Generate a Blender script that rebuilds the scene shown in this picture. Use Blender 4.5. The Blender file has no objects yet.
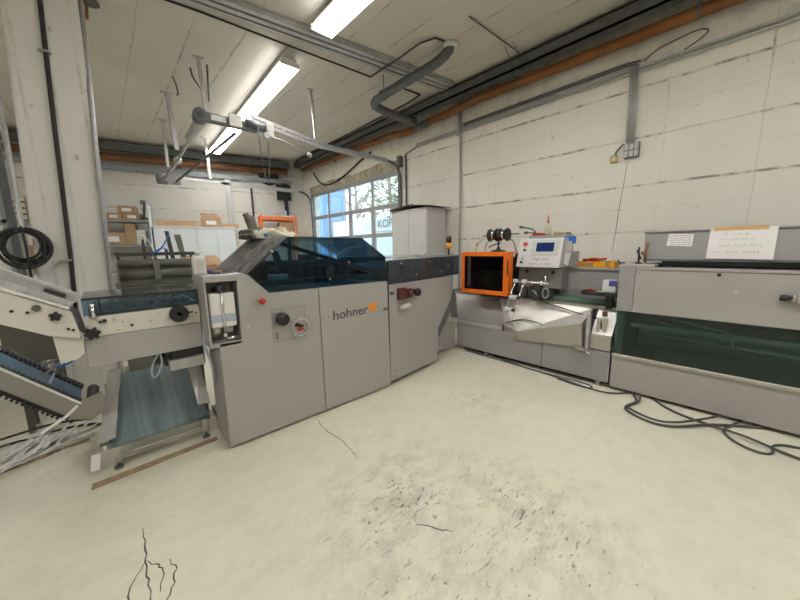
import bpy, bmesh, math, random
from mathutils import Vector, Matrix
random.seed(7)
S = bpy.context.scene
C = S.collection
PI = math.pi

# ------------------------------------------------------------------ materials
def nm(name):
    m = bpy.data.materials.new(name); m.use_nodes = True
    nt = m.node_tree; nt.nodes.clear()
    out = nt.nodes.new('ShaderNodeOutputMaterial')
    return m, nt, out
def N(nt, t, **kw):
    n = nt.nodes.new(t)
    for k, v in kw.items(): setattr(n, k, v)
    return n
def L(nt, a, b): nt.links.new(a, b)
def mat(name, col, rough=.5, metal=0., var=.06, scale=6., bump=0., bscale=60., spec=.5, coat=0.):
    """paint or metal with a slow blotchy variation and a fine bump"""
    m, nt, out = nm(name)
    b = N(nt, 'ShaderNodeBsdfPrincipled')
    b.inputs['Roughness'].default_value = rough; b.inputs['Metallic'].default_value = metal
    b.inputs['Specular IOR Level'].default_value = spec
    b.inputs['Coat Weight'].default_value = coat
    tc = N(nt, 'ShaderNodeTexCoord')
    n1 = N(nt, 'ShaderNodeTexNoise'); n1.inputs['Scale'].default_value = scale; n1.inputs['Detail'].default_value = 5
    L(nt, tc.outputs['Object'], n1.inputs['Vector'])
    r = N(nt, 'ShaderNodeValToRGB')
    r.color_ramp.elements[0].position = .3; r.color_ramp.elements[1].position = .7
    c = Vector(col)
    r.color_ramp.elements[0].color = (*[max(0, x*(1-var)) for x in col], 1)
    r.color_ramp.elements[1].color = (*[min(1, x*(1+var)) for x in col], 1)
    L(nt, n1.outputs['Fac'], r.inputs['Fac']); L(nt, r.outputs['Color'], b.inputs['Base Color'])
    if bump > 0:
        n2 = N(nt, 'ShaderNodeTexNoise'); n2.inputs['Scale'].default_value = bscale; n2.inputs['Detail'].default_value = 3
        L(nt, tc.outputs['Object'], n2.inputs['Vector'])
        bp = N(nt, 'ShaderNodeBump'); bp.inputs['Strength'].default_value = bump; bp.inputs['Distance'].default_value = .01
        L(nt, n2.outputs['Fac'], bp.inputs['Height']); L(nt, bp.outputs['Normal'], b.inputs['Normal'])
    L(nt, b.outputs['BSDF'], out.inputs['Surface'])
    return m
def acrylic(name, tint, gloss=.10, rough=.03, scuff=0.):
    m, nt, out = nm(name)
    t = N(nt, 'ShaderNodeBsdfTransparent'); t.inputs['Color'].default_value = (*tint, 1)
    g = N(nt, 'ShaderNodeBsdfGlossy'); g.inputs['Roughness'].default_value = rough
    mx = N(nt, 'ShaderNodeMixShader')
    fr = N(nt, 'ShaderNodeFresnel'); fr.inputs['IOR'].default_value = 1.45
    ad = N(nt, 'ShaderNodeMath', operation='MULTIPLY'); ad.inputs[1].default_value = gloss*10
    L(nt, fr.outputs['Fac'], ad.inputs[0]); ad.use_clamp = True
    L(nt, ad.outputs[0], mx.inputs['Fac']); L(nt, t.outputs['BSDF'], mx.inputs[1]); L(nt, g.outputs['BSDF'], mx.inputs[2])
    last = mx.outputs['Shader']
    if scuff:
        d = N(nt, 'ShaderNodeBsdfDiffuse'); d.inputs['Color'].default_value = (.45, .45, .43, 1)
        tc = N(nt, 'ShaderNodeTexCoord'); no = N(nt, 'ShaderNodeTexNoise')
        no.inputs['Scale'].default_value = 7; no.inputs['Detail'].default_value = 6; no.inputs['Distortion'].default_value = 1.2
        mr = N(nt, 'ShaderNodeMapRange'); mr.inputs['From Min'].default_value = .35; mr.inputs['From Max'].default_value = .75
        mr.inputs['To Min'].default_value = scuff*.5; mr.inputs['To Max'].default_value = min(1, scuff*1.6)
        m2 = N(nt, 'ShaderNodeMixShader')
        L(nt, tc.outputs['Object'], no.inputs['Vector']); L(nt, no.outputs['Fac'], mr.inputs['Value'])
        L(nt, mr.outputs['Result'], m2.inputs['Fac']); L(nt, last, m2.inputs[1]); L(nt, d.outputs['BSDF'], m2.inputs[2])
        last = m2.outputs['Shader']
    L(nt, last, out.inputs['Surface'])
    return m
def glow(name, col, st):
    m, nt, out = nm(name)
    e = N(nt, 'ShaderNodeEmission'); e.inputs['Color'].default_value = (*col, 1); e.inputs['Strength'].default_value = st
    L(nt, e.outputs['Emission'], out.inputs['Surface']); return m

def plaster(name, col, spacing, axis, offset, line=.5, stain=.25, linecol=(.18, .165, .13), vjoint=None, dark_band=None):
    """board-marked painted concrete: broken dark joint lines every `spacing` metres along one axis, chips, soft stains"""
    m, nt, out = nm(name)
    b = N(nt, 'ShaderNodeBsdfPrincipled'); b.inputs['Roughness'].default_value = .85
    b.inputs['Specular IOR Level'].default_value = .25
    geo = N(nt, 'ShaderNodeNewGeometry'); sep = N(nt, 'ShaderNodeSeparateXYZ')
    wob = N(nt, 'ShaderNodeTexNoise'); wob.inputs['Scale'].default_value = 1.7; wob.inputs['Detail'].default_value = 4
    L(nt, geo.outputs['Position'], wob.inputs['Vector'])
    L(nt, geo.outputs['Position'], sep.inputs['Vector'])
    def mth(op, a, bb=None, cl=False):
        n = N(nt, 'ShaderNodeMath', operation=op); n.use_clamp = cl
        for i, v in enumerate((a, bb)):
            if v is None: continue
            if isinstance(v, (int, float)): n.inputs[i].default_value = v
            else: L(nt, v, n.inputs[i])
        return n.outputs[0]
    def joint(comp, sp, off, wid, brk, seed, nsc=(1, 1, 1)):
        w = mth('MULTIPLY', mth('SUBTRACT', wob.outputs['Fac'], .5), .035)
        q = mth('DIVIDE', mth('SUBTRACT', mth('ADD', comp, w), off), sp)
        fr_ = mth('FRACT', mth('ADD', q, .5))
        d = mth('MULTIPLY', mth('ABSOLUTE', mth('SUBTRACT', fr_, .5)), sp)
        ln = mth('SUBTRACT', 1.0, mth('DIVIDE', d, wid), True)
        mp = N(nt, 'ShaderNodeMapping'); mp.inputs['Location'].default_value = (seed, seed*2, seed*.7); mp.inputs['Scale'].default_value = nsc
        L(nt, geo.outputs['Position'], mp.inputs['Vector'])
        no = N(nt, 'ShaderNodeTexNoise'); no.inputs['Scale'].default_value = 4; no.inputs['Detail'].default_value = 7; no.inputs['Roughness'].default_value = .7
        L(nt, mp.outputs['Vector'], no.inputs['Vector'])
        br = N(nt, 'ShaderNodeMapRange'); br.inputs['From Min'].default_value = brk; br.inputs['From Max'].default_value = brk+.12
        L(nt, no.outputs['Fac'], br.inputs['Value'])
        thin = mth('MULTIPLY', mth('SUBTRACT', 1.0, mth('DIVIDE', d, wid*.5), True), .3)
        return mth('MAXIMUM', mth('MULTIPLY', ln, br.outputs['Result']), thin, True)
    comps = {'X': sep.outputs['X'], 'Y': sep.outputs['Y'], 'Z': sep.outputs['Z']}
    ln = joint(comps[axis], spacing, offset, .02, .47, 3.)
    if vjoint:
        for (ax, sp, off, st) in vjoint:
            ln = mth('MAXIMUM', ln, mth('MULTIPLY', joint(comps[ax], sp, off, .013, .56, 11.), st))
    # chips
    ch = N(nt, 'ShaderNodeTexNoise'); ch.inputs['Scale'].default_value = 7; ch.inputs['Detail'].default_value = 8; ch.inputs['Roughness'].default_value = .62
    L(nt, geo.outputs['Position'], ch.inputs['Vector'])
    cm = N(nt, 'ShaderNodeMapRange'); cm.inputs['From Min'].default_value = .665; cm.inputs['From Max'].default_value = .74
    L(nt, ch.outputs['Fac'], cm.inputs['Value'])
    mask = mth('MAXIMUM', mth('MULTIPLY', ln, line), mth('MULTIPLY', cm.outputs['Result'], .55), True)
    # stains
    st = N(nt, 'ShaderNodeTexNoise'); st.inputs['Scale'].default_value = .8; st.inputs['Detail'].default_value = 6; st.inputs['Distortion'].default_value = .6
    L(nt, geo.outputs['Position'], st.inputs['Vector'])
    sm = N(nt, 'ShaderNodeMapRange'); sm.inputs['From Min'].default_value = .35; sm.inputs['From Max'].default_value = .75; sm.inputs['To Max'].default_value = stain
    L(nt, st.outputs['Fac'], sm.inputs['Value'])
    m1 = N(nt, 'ShaderNodeMix', data_type='RGBA'); m1.inputs['A'].default_value = (*col, 1)
    m1.inputs['B'].default_value = (col[0]*.72, col[1]*.70, col[2]*.64, 1)
    L(nt, sm.outputs['Result'], m1.inputs['Factor'])
    last = m1.outputs['Result']
    if dark_band:   # darker band with a ragged edge: (axis, lo, hi, strength)
        ax, lo, hi, stg = dark_band
        dn = mth('ADD', comps[ax], mth('MULTIPLY', mth('SUBTRACT', ch.outputs['Fac'], .5), 1.1))
        dm = N(nt, 'ShaderNodeMapRange'); dm.inputs['From Min'].default_value = lo; dm.inputs['From Max'].default_value = hi; dm.inputs['To Max'].default_value = stg
        L(nt, dn, dm.inputs['Value'])
        m3 = N(nt, 'ShaderNodeMix', data_type='RGBA'); m3.inputs['B'].default_value = (.17, .155, .12, 1)
        L(nt, dm.outputs['Result'], m3.inputs['Factor']); L(nt, last, m3.inputs['A']); last = m3.outputs['Result']
    m2 = N(nt, 'ShaderNodeMix', data_type='RGBA'); m2.inputs['B'].default_value = (*linecol, 1)
    L(nt, mask, m2.inputs['Factor']); L(nt, last, m2.inputs['A'])
    L(nt, m2.outputs['Result'], b.inputs['Base Color'])
    bp = N(nt, 'ShaderNodeBump'); bp.inputs['Strength'].default_value = .5; bp.inputs['Distance'].default_value = .02
    hh = mth('SUBTRACT', mth('MULTIPLY', ch.outputs['Fac'], .35), mask)
    L(nt, hh, bp.inputs['Height']); L(nt, bp.outputs['Normal'], b.inputs['Normal'])
    L(nt, b.outputs['BSDF'], out.inputs['Surface'])
    return m

def floor_material():
    m, nt, out = nm('cream_floor_paint')
    b = N(nt, 'ShaderNodeBsdfPrincipled'); b.inputs['Specular IOR Level'].default_value = .4
    geo = N(nt, 'ShaderNodeNewGeometry')
    def mth(op, a, bb=None, cl=False):
        n = N(nt, 'ShaderNodeMath', operation=op); n.use_clamp = cl
        for i, v in enumerate((a, bb)):
            if v is None: continue
            if isinstance(v, (int, float)): n.inputs[i].default_value = v
            else: L(nt, v, n.inputs[i])
        return n.outputs[0]
    def noise(sc, det, scale=(1, 1, 1), rot=0, loc=(0, 0, 0), dist=0, rough=.6):
        mp = N(nt, 'ShaderNodeMapping'); mp.inputs['Scale'].default_value = scale; mp.inputs['Rotation'].default_value = (0, 0, rot); mp.inputs['Location'].default_value = loc
        L(nt, geo.outputs['Position'], mp.inputs['Vector'])
        no = N(nt, 'ShaderNodeTexNoise'); no.inputs['Scale'].default_value = sc; no.inputs['Detail'].default_value = det
        no.inputs['Distortion'].default_value = dist; no.inputs['Roughness'].default_value = rough
        L(nt, mp.outputs['Vector'], no.inputs['Vector']); return no.outputs['Fac']
    def rng(v, a, bb, lo=0., hi=1.):
        r = N(nt, 'ShaderNodeMapRange'); r.inputs['From Min'].default_value = a; r.inputs['From Max'].default_value = bb
        r.inputs['To Min'].default_value = lo; r.inputs['To Max'].default_value = hi
        L(nt, v, r.inputs['Value']); return r.outputs['Result']
    def blob(cx, cy, rad):
        v = N(nt, 'ShaderNodeVectorMath', operation='DISTANCE'); v.inputs[1].default_value = (cx, cy, 0)
        L(nt, geo.outputs['Position'], v.inputs[0])
        d = mth('ADD', v.outputs['Value'], mth('MULTIPLY', mth('SUBTRACT', big, .5), .9))
        return rng(d, 0, rad, 1, 0)
    big = noise(1.6, 5)
    worn = mth('ADD', mth('MAXIMUM', blob(1.16, 1.25, .75), mth('MAXIMUM', blob(1.55, .75, .7), mth('MULTIPLY', blob(.9, .6, 1.0), .7))), 0.)
    worn = mth('MAXIMUM', worn, mth('MULTIPLY', blob(2.6, 1.75, .45), .55))
    scr = []
    for i, (rot, sx, sy, sc) in enumerate(((-.75, 1, 3.4, 9), (-1.2, 1, 4.5, 13), (.5, 1, 8, 6))):
        a = noise(sc, 6, (sx, sy, 1), rot, (i*7.3, i*3.1, 0), .9, .62)
        th = mth('SUBTRACT', .70, mth('MULTIPLY', worn, .12))
        scr.append(mth('MULTIPLY', mth('SUBTRACT', a, th), 14., True))
    chips = noise(17, 5, (1, 1.6, 1), -.7, (2, 5, 0), .4, .6)
    cth = mth('SUBTRACT', .688, mth('MULTIPLY', worn, .09))
    cm = mth('MULTIPLY', mth('SUBTRACT', chips, cth), 22., True)
    mask = mth('MAXIMUM', mth('MAXIMUM', scr[0], scr[1]), mth('MAXIMUM', scr[2], cm), True)
    mask = mth('MULTIPLY', mask, mth('ADD', .5, mth('MULTIPLY', worn, .4)))
    haze = mth('MULTIPLY', rng(noise(5.5, 9, (1, 1.5, 1), rot=-.7, rough=.78), .44, .68), mth('ADD', .22, mth('MULTIPLY', worn, .6)), True)
    m0 = N(nt, 'ShaderNodeMix', data_type='RGBA'); m0.inputs['A'].default_value = (.745, .705, .555, 1); m0.inputs['B'].default_value = (.67, .65, .52, 1)
    L(nt, rng(noise(.7, 4, loc=(4, 1, 0)), .35, .7), m0.inputs['Factor'])
    m1 = N(nt, 'ShaderNodeMix', data_type='RGBA'); m1.inputs['B'].default_value = (.36, .345, .28, 1)
    L(nt, haze, m1.inputs['Factor']); L(nt, m0.outputs['Result'], m1.inputs['A'])
    m2 = N(nt, 'ShaderNodeMix', data_type='RGBA'); m2.inputs['B'].default_value = (.15, .135, .115, 1)
    L(nt, mask, m2.inputs['Factor']); L(nt, m1.outputs['Result'], m2.inputs['A'])
    L(nt, m2.outputs['Result'], b.inputs['Base Color'])
    L(nt, rng(noise(5, 4), .3, .7, .38, .55), b.inputs['Roughness'])
    bp = N(nt, 'ShaderNodeBump'); bp.inputs['Strength'].default_value = .3; bp.inputs['Distance'].default_value = .006
    L(nt, mth('SUBTRACT', 1, mask), bp.inputs['Height']); L(nt, bp.outputs['Normal'], b.inputs['Normal'])
    L(nt, b.outputs['BSDF'], out.inputs['Surface'])
    return m

def belt_material():
    m, nt, out = nm('blue_green_belt')
    b = N(nt, 'ShaderNodeBsdfPrincipled'); b.inputs['Roughness'].default_value = .55
    tc = N(nt, 'ShaderNodeTexCoord'); mp = N(nt, 'ShaderNodeMapping'); mp.inputs['Scale'].default_value = (14, .8, .8)
    L(nt, tc.outputs['Object'], mp.inputs['Vector'])
    no = N(nt, 'ShaderNodeTexNoise'); no.inputs['Scale'].default_value = 2; no.inputs['Detail'].default_value = 5
    L(nt, mp.outputs['Vector'], no.inputs['Vector'])
    r = N(nt, 'ShaderNodeValToRGB'); r.color_ramp.elements[0].position = .35; r.color_ramp.elements[1].position = .68
    r.color_ramp.elements[0].color = (.12, .165, .17, 1); r.color_ramp.elements[1].color = (.20, .25, .25, 1)
    L(nt, no.outputs['Fac'], r.inputs['Fac']); L(nt, r.outputs['Color'], b.inputs['Base Color'])
    L(nt, b.outputs['BSDF'], out.inputs['Surface']); return m

M = {}
M['floor'] = floor_material()
M['wallR'] = plaster('painted_concrete_right', (.80, .77, .685), .557, 'Z', 2.768, .95, .4, vjoint=[('Z', .557, 2.50, .35), ('Y', 2.9, .06, .8), ('Y', 1.28, 2.1, .35)], dark_band=('Z', 3.5, 4.3, .55))
M['wallB'] = plaster('painted_concrete_back', (.71, .69, .635), .557, 'Z', 2.62, .9, .5, dark_band=('Z', 3.3, 4.3, .5))
M['ceil'] = plaster('painted_concrete_ceiling', (.63, .595, .53), .51, 'X', 1.12, .62, .4)
M['col'] = plaster('column_plaster', (.78, .765, .72), .19, 'X', -.33, .28, .35)
M['crack'] = mat('crack_dark', (.10, .085, .07), .9)
M['paint'] = mat('machine_grey_beige', (.375, .36, .335), .42, 0, .025, 3, .03, 220)
M['paint2'] = mat('machine_grey', (.315, .31, .30), .45, 0, .03, 3, .03, 220)
M['paintd'] = mat('machine_dark_grey', (.20, .195, .19), .5, 0, .05, 3)
M['cream'] = mat('cream_enamel', (.62, .59, .52), .4, 0, .04, 4)
M['creamw'] = mat('console_enamel', (.62, .60, .58), .35, 0, .02, 4)
M['steel'] = mat('brushed_steel', (.55, .53, .49), .3, .85, .12, 9, .06, 90)
M['inox'] = mat('stainless_tray', (.70, .68, .63), .42, .45, .08, 4, .03, 60)
M['inoxd'] = mat('lip_plate', (.43, .405, .345), .4, .35, .05, 4)
M['galv'] = mat('galvanised', (.46, .46, .45), .45, .4, .12, 20)
M['navy'] = mat('navy_machinery', (.085, .10, .15), .5, .2, .6, 14)
M['galvd'] = mat('galvanised_dark', (.14, .145, .15), .55, .3, .15, 12)
M['inoxl'] = mat('satin_guard_steel', (.50, .49, .46), .42, .35, .12, 8, .05, 60)
M['convp'] = mat('conveyor_side_grey', (.27, .26, .23), .5, .2, .06, 5)
M['inoxs'] = mat('slope_steel', (.42, .41, .37), .36, .6, .10, 4, .03, 60)
M['chrome'] = mat('chrome', (.75, .74, .72), .15, .95, .04, 9)
M['black'] = mat('black_plastic', (.015, .015, .016), .38, 0, .2, 9)
M['rubber'] = mat('black_rubber', (.03, .029, .028), .7, 0, .2, 9)
M['cable'] = mat('grey_black_cable', (.075, .072, .07), .5, 0, .2, 9)
M['dark'] = mat('dark_void', (.02, .021, .022), .8, 0, .2, 9)
M['darkm'] = mat('dark_machinery', (.06, .065, .07), .5, .2, .3, 9)
M['orangepipe'] = mat('orange_drain_pipe', (.235, .085, .018), .55, 0, .22, 5)
M['orange'] = mat('orange_enamel', (.85, .17, .008), .4, 0, .05, 4)
M['brownpipe'] = mat('brown_drain_pipe', (.19, .075, .025), .6, 0, .25, 5)
M['rack'] = mat('rack_orange', (.75, .17, .035), .5, 0, .08, 6)
M['pvc'] = mat('grey_pvc', (.105, .108, .115), .45, 0, .1, 6)
M['red'] = mat('red_plastic', (.45, .03, .015), .4)
M['dred'] = mat('brown_red', (.10, .03, .022), .45)
M['yellow'] = mat('yellow_plastic', (.52, .40, .14), .45)
M['amber'] = mat('amber_lens', (.75, .36, .02), .3)
M['tool'] = mat('tool_tray_yellow', (.80, .36, .01), .5)
M['blue'] = mat('blue_card', (.01, .13, .45), .5)
M['white'] = mat('white_paper', (.80, .79, .76), .7, 0, .02, 5)
M['whitep'] = mat('white_plastic', (.74, .73, .68), .4, 0, .03, 5)
M['cab'] = mat('cabinet_offwhite', (.56, .55, .52), .5, 0, .03, 3)
M['cabw'] = mat('cabinet_bluewhite', (.66, .69, .70), .5, 0, .03, 3)
M['shelf'] = mat('shelf_grey', (.27, .30, .31), .5, .2, .06, 6)
M['card'] = mat('cardboard', (.40, .255, .14), .85, 0, .12, 8)
M['tape'] = mat('packing_tape', (.62, .37, .17), .45, 0, .05, 8)
M['board'] = mat('wood_board', (.50, .33, .18), .7, 0, .15, 8)
M['plank'] = mat('floor_strip_wood', (.36, .25, .14), .8, 0, .2, 14)
M['olive'] = mat('olive_grey_machine', (.17, .17, .135), .5, 0, .08, 4)
M['olived'] = mat('olive_roller', (.115, .112, .088), .5, 0, .1, 4)
M['oliveb'] = mat('dark_olive_bar', (.055, .054, .043), .5, 0, .1, 4)
M['cloth'] = mat('beige_cloth', (.55, .52, .40), .9, 0, .12, 12, .3, 60)
M['rag'] = mat('grey_brown_rag', (.13, .125, .10), .9, 0, .25, 14, .3, 60)
M['belt'] = belt_material()
M['bbelt'] = mat('blue_conveyor_belt', (.055, .125, .175), .55, 0, .25, 8)
M['green'] = mat('green_guide', (.10, .19, .14), .5, 0, .1, 8)
M['lcd'] = mat('lcd_blue', (.012, .03, .14), .15, 0, .05, 8)
M['bezel'] = mat('bezel_grey', (.52, .54, .50), .4)
M['ink'] = mat('ink_grey', (.10, .095, .09), .6)
M['inkl'] = mat('ink_faint', (.33, .32, .34), .6)
M['logoi'] = mat('logo_grey', (.085, .08, .075), .45)
M['logoo'] = mat('logo_orange', (.80, .24, .015), .45)
M['lintel'] = mat('stained_lintel', (.40, .355, .26), .9, 0, .38, 7, .4, 30)
M['frame'] = mat('door_frame_grey', (.34, .345, .34), .5, 0, .06, 4)
M['purple'] = mat('violet_label', (.10, .09, .35), .5)
M['smoke'] = acrylic('smoked_blue_acrylic', (.42, .60, .70), .09)
M['smoke2'] = acrylic('smoked_dark_acrylic', (.30, .38, .56), .07, .08, .12)
M['blueac'] = acrylic('blue_grey_acrylic', (.45, .60, .70), .10, .06, .05)
M['clear'] = acrylic('scuffed_clear_acrylic', (.55, .56, .56), .10, .12, .34)
M['greeng'] = acrylic('dark_green_glass', (.56, .74, .72), .11)
M['blackg'] = acrylic('black_tinted_window', (.34, .32, .31), .05)
M['pane'] = acrylic('window_pane', (.93, .97, .98), .05)
M['hose'] = mat('clear_blue_hose', (.42, .47, .56), .3)
M['foliage'] = mat('leaves', (.16, .26, .12), .7, 0, .4, 4)
M['bark'] = mat('bark', (.32, .28, .23), .8, 0, .2, 6)
M['truckw'] = mat('truck_white', (.62, .74, .80), .5, 0, .03, 1)
M['bluew'] = mat('blue_shed_wall', (.20, .36, .55), .7, 0, .08, 1)
M['tan'] = mat('tan_render', (.50, .42, .34), .8, 0, .1, 2)
M['asphalt'] = mat('asphalt', (.18, .18, .18), .9, 0, .15, 5)
M['tube'] = glow('fluorescent_tube', (1., .985, .975), 20.)
M['lampin'] = mat('lamp_reflector', (.85, .83, .82), .4)

# ------------------------------------------------------------------ mesh helpers
class B:
    def __init__(s): s.bm = bmesh.new(); s.mi = 0
    def _f(s, vs):
        try: f = s.bm.faces.new(vs); f.material_index = s.mi; return f
        except ValueError: return None
    def box(s, x0, x1, y0, y1, z0, z1, bev=0., seg=1):
        x0, x1 = sorted((x0, x1)); y0, y1 = sorted((y0, y1)); z0, z1 = sorted((z0, z1))
        v = [s.bm.verts.new(p) for p in ((x0,y0,z0),(x1,y0,z0),(x1,y1,z0),(x0,y1,z0),(x0,y0,z1),(x1,y0,z1),(x1,y1,z1),(x0,y1,z1))]
        fs = [s._f([v[i] for i in q]) for q in ((0,3,2,1),(4,5,6,7),(0,1,5,4),(1,2,6,5),(2,3,7,6),(3,0,4,7))]
        if bev > 0:
            es = list({e for f in fs for e in f.edges})
            bmesh.ops.bevel(s.bm, geom=es, offset=bev, segments=seg, affect='EDGES', profile=.5)
        return s
    def obox(s, c, sx, sy, sz, rot=(0,0,0), bev=0.):
        from mathutils import Euler
        t = B(); t.box(-sx/2, sx/2, -sy/2, sy/2, -sz/2, sz/2, bev)
        mt = Matrix.Translation(c) @ Euler(rot).to_matrix().to_4x4()
        s.merge(t, mt); return s
    def merge(s, t, mt=Matrix.Identity(4)):
        mp = {v: s.bm.verts.new(mt @ v.co) for v in t.bm.verts}
        for f in t.bm.faces:
            g = s._f([mp[v] for v in f.verts])
            if g: g.material_index = s.mi; g.smooth = f.smooth
        t.bm.free()
    def prism(s, pts, ax, a, b, bev=0.):
        def P3(p, t):
            return {'X': (t, p[0], p[1]), 'Y': (p[0], t, p[1]), 'Z': (p[0], p[1], t)}[ax]
        lo = [s.bm.verts.new(P3(p, a)) for p in pts]; hi = [s.bm.verts.new(P3(p, b)) for p in pts]
        fs = [s._f(lo), s._f(hi[::-1])]; n = len(pts)
        for i in range(n): fs.append(s._f([lo[i], hi[i], hi[(i+1)%n], lo[(i+1)%n]]))
        if bev > 0:
            es = list({e for f in fs if f for e in f.edges})
            bmesh.ops.bevel(s.bm, geom=es, offset=bev, segments=1, affect='EDGES')
        return s
    def slab(s, pts, th, nrm=None):
        """solid plate from a planar outline, thickness th along its normal (or nrm)"""
        P = [Vector(p) for p in pts]
        if nrm is None: nrm = (P[1]-P[0]).cross(P[2]-P[0]).normalized()
        d = Vector(nrm)*th; lo = [s.bm.verts.new(p) for p in P]; hi = [s.bm.verts.new(p+d) for p in P]; n = len(P)
        s._f(lo[::-1]); s._f(hi)
        for i in range(n): s._f([lo[i], lo[(i+1)%n], hi[(i+1)%n], hi[i]])
        return s
    def cyl(s, p0, p1, r, r2=None, n=16, cap=True):
        p0, p1 = Vector(p0), Vector(p1); r2 = r if r2 is None else r2
        d = (p1-p0).normalized(); u = d.orthogonal().normalized(); w = d.cross(u)
        a = []; b = []
        for i in range(n):
            t = 2*PI*i/n; q = u*math.cos(t)+w*math.sin(t)
            a.append(s.bm.verts.new(p0+q*r)); b.append(s.bm.verts.new(p1+q*r2))
        for i in range(n):
            f = s._f([a[i], a[(i+1)%n], b[(i+1)%n], b[i]])
            if f: f.smooth = True
        if cap: s._f(a[::-1]); s._f(b)
        return s
    def tube(s, pts, r, n=8, smooth=0, closed=False):
        P = [Vector(p) for p in pts]
        for _ in range(smooth):
            Q = [P[0]] if not closed else []
            rng_ = range(len(P)) if closed else range(len(P)-1)
            for i in rng_:
                a, b = P[i], P[(i+1)%len(P)]; Q += [a*.75+b*.25, a*.25+b*.75]
            if not closed: Q.append(P[-1])
            P = Q
        rings = []; d0 = None; u = None; m = len(P)
        for i, p in enumerate(P):
            if closed: d = (P[(i+1)%m]-P[i-1]).normalized()
            else: d = (P[min(i+1, m-1)]-P[max(i-1, 0)]).normalized()
            if u is None: u = d.orthogonal().normalized()
            else:
                u = (u - d*u.dot(d)); u = u.normalized() if u.length > 1e-6 else d.orthogonal().normalized()
            w = d.cross(u)
            rings.append([s.bm.verts.new(p+(u*math.cos(2*PI*k/n)+w*math.sin(2*PI*k/n))*r) for k in range(n)])
        for i in range(m if closed else m-1):
            a, b = rings[i], rings[(i+1)%m]
            for k in range(n):
                f = s._f([a[k], a[(k+1)%n], b[(k+1)%n], b[k]])
                if f: f.smooth = True
        if not closed: s._f(rings[0][::-1]); s._f(rings[-1])
        return s
    def lathe(s, prof, c=(0,0,0), n=20, ax='Z'):
        rings = []
        for (r, z) in prof:
            ring = []
            for k in range(n):
                t = 2*PI*k/n; q = {'Z': (r*math.cos(t), r*math.sin(t), z), 'Y': (r*math.cos(t), z, -r*math.sin(t)), 'X': (z, r*math.cos(t), r*math.sin(t))}[ax]
                ring.append(s.bm.verts.new(Vector(c)+Vector(q)))
            rings.append(ring)
        for a, b in zip(rings, rings[1:]):
            for k in range(n):
                f = s._f([a[k], a[(k+1)%n], b[(k+1)%n], b[k]])
                if f: f.smooth = True
        s._f(rings[0][::-1]); s._f(rings[-1]); return s
    def sph(s, c, r, sc=(1,1,1), n=12):
        prof = []
        t = B(); t.lathe([(max(.001, math.sin(PI*i/n))*r, -math.cos(PI*i/n)*r) for i in range(n+1)], n=n+4)
        s.merge(t, Matrix.Translation(c) @ Matrix.Diagonal((*sc, 1))); return s
    def ribbon(s, pts, w, z):
        P = [Vector((x, y, z)) for x, y in pts]
        L_ = []; R_ = []
        for i, p in enumerate(P):
            d = (P[min(i+1, len(P)-1)]-P[max(i-1, 0)]).normalized(); q = Vector((-d.y, d.x, 0))*w*(.35+.65*math.sin(PI*(i+.5)/len(P)))*random.uniform(.7, 1.2)
            L_.append(s.bm.verts.new(p+q)); R_.append(s.bm.verts.new(p-q))
        for i in range(len(P)-1): s._f([R_[i], R_[i+1], L_[i+1], L_[i]])
        return s

WORLD = {}
def obj(name, b, m, parent=None, label=None):
    off = Vector((0, 0, 0))
    bm = b.bm
    bmesh.ops.remove_doubles(bm, verts=bm.verts, dist=1e-6)
    bmesh.ops.recalc_face_normals(bm, faces=bm.faces)
    if parent is not None: off = WORLD[parent.name]
    else:
        xs = [v.co for v in bm.verts]
        off = Vector(((min(v.x for v in xs)+max(v.x for v in xs))/2, (min(v.y for v in xs)+max(v.y for v in xs))/2, min(v.z for v in xs)))
    bmesh.ops.translate(bm, verts=bm.verts, vec=-off)
    me = bpy.data.meshes.new(name); bm.to_mesh(me); bm.free()
    for mm in (m if isinstance(m, (list, tuple)) else [m]): me.materials.append(mm)
    o = bpy.data.objects.new(name, me); C.objects.link(o)
    if parent is not None: o.parent = parent
    else: o.location = off
    WORLD[o.name] = off.copy()
    if label: o['label'] = label
    return o
def tag(o, label, cat, group=None, kind=None):
    o['label'] = label; o['category'] = cat
    if group: o['group'] = group
    if kind: o['kind'] = kind
    return o
def thing(name, label, cat, loc=(0,0,0), group=None, rotz=0):
    o = bpy.data.objects.new(name, None); C.objects.link(o); o.location = loc; o.rotation_euler = (0, 0, rotz)
    o.empty_display_size = .1; WORLD[o.name] = Vector(loc)
    tag(o, label, cat, group); return o
def struct(name, b, m, parent=None, label=None):
    o = obj(name, b, m, parent, label)
    if parent is None: o['kind'] = 'structure'
    return o
def dup(root, loc, rotz=0, label=None, group=None):
    r = root.copy(); C.objects.link(r); r.location = loc; r.rotation_euler = (0, 0, rotz)
    if label: r['label'] = label
    if group: r['group'] = group
    for ch in list(root.children):
        c = ch.copy(); C.objects.link(c); c.parent = r
        for g in ch.children:
            d = g.copy(); C.objects.link(d); d.parent = c
    return r
def textmesh(body, size, depth=.001, width=None, shear=0):
    cu = bpy.data.curves.new('lettering', 'FONT'); cu.body = body; cu.size = size; cu.extrude = depth; cu.resolution_u = 3; cu.offset = size*.012; cu.shear = shear
    o = bpy.data.objects.new('lettering_tmp', cu); C.objects.link(o)
    bpy.context.view_layer.update()
    dg = bpy.context.evaluated_depsgraph_get()
    me = bpy.data.meshes.new_from_object(o.evaluated_get(dg))
    bpy.data.objects.remove(o)
    b = B(); b.bm.from_mesh(me); bpy.data.meshes.remove(me)
    if width:
        xs = [v.co.x for v in b.bm.verts]; x0 = min(xs); k = width/(max(xs)-x0)
        for v in b.bm.verts: v.co.x = (v.co.x-x0)*k
    return b
def xform(b, mt):
    bmesh.ops.transform(b.bm, matrix=mt, verts=b.bm.verts); return b
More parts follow.
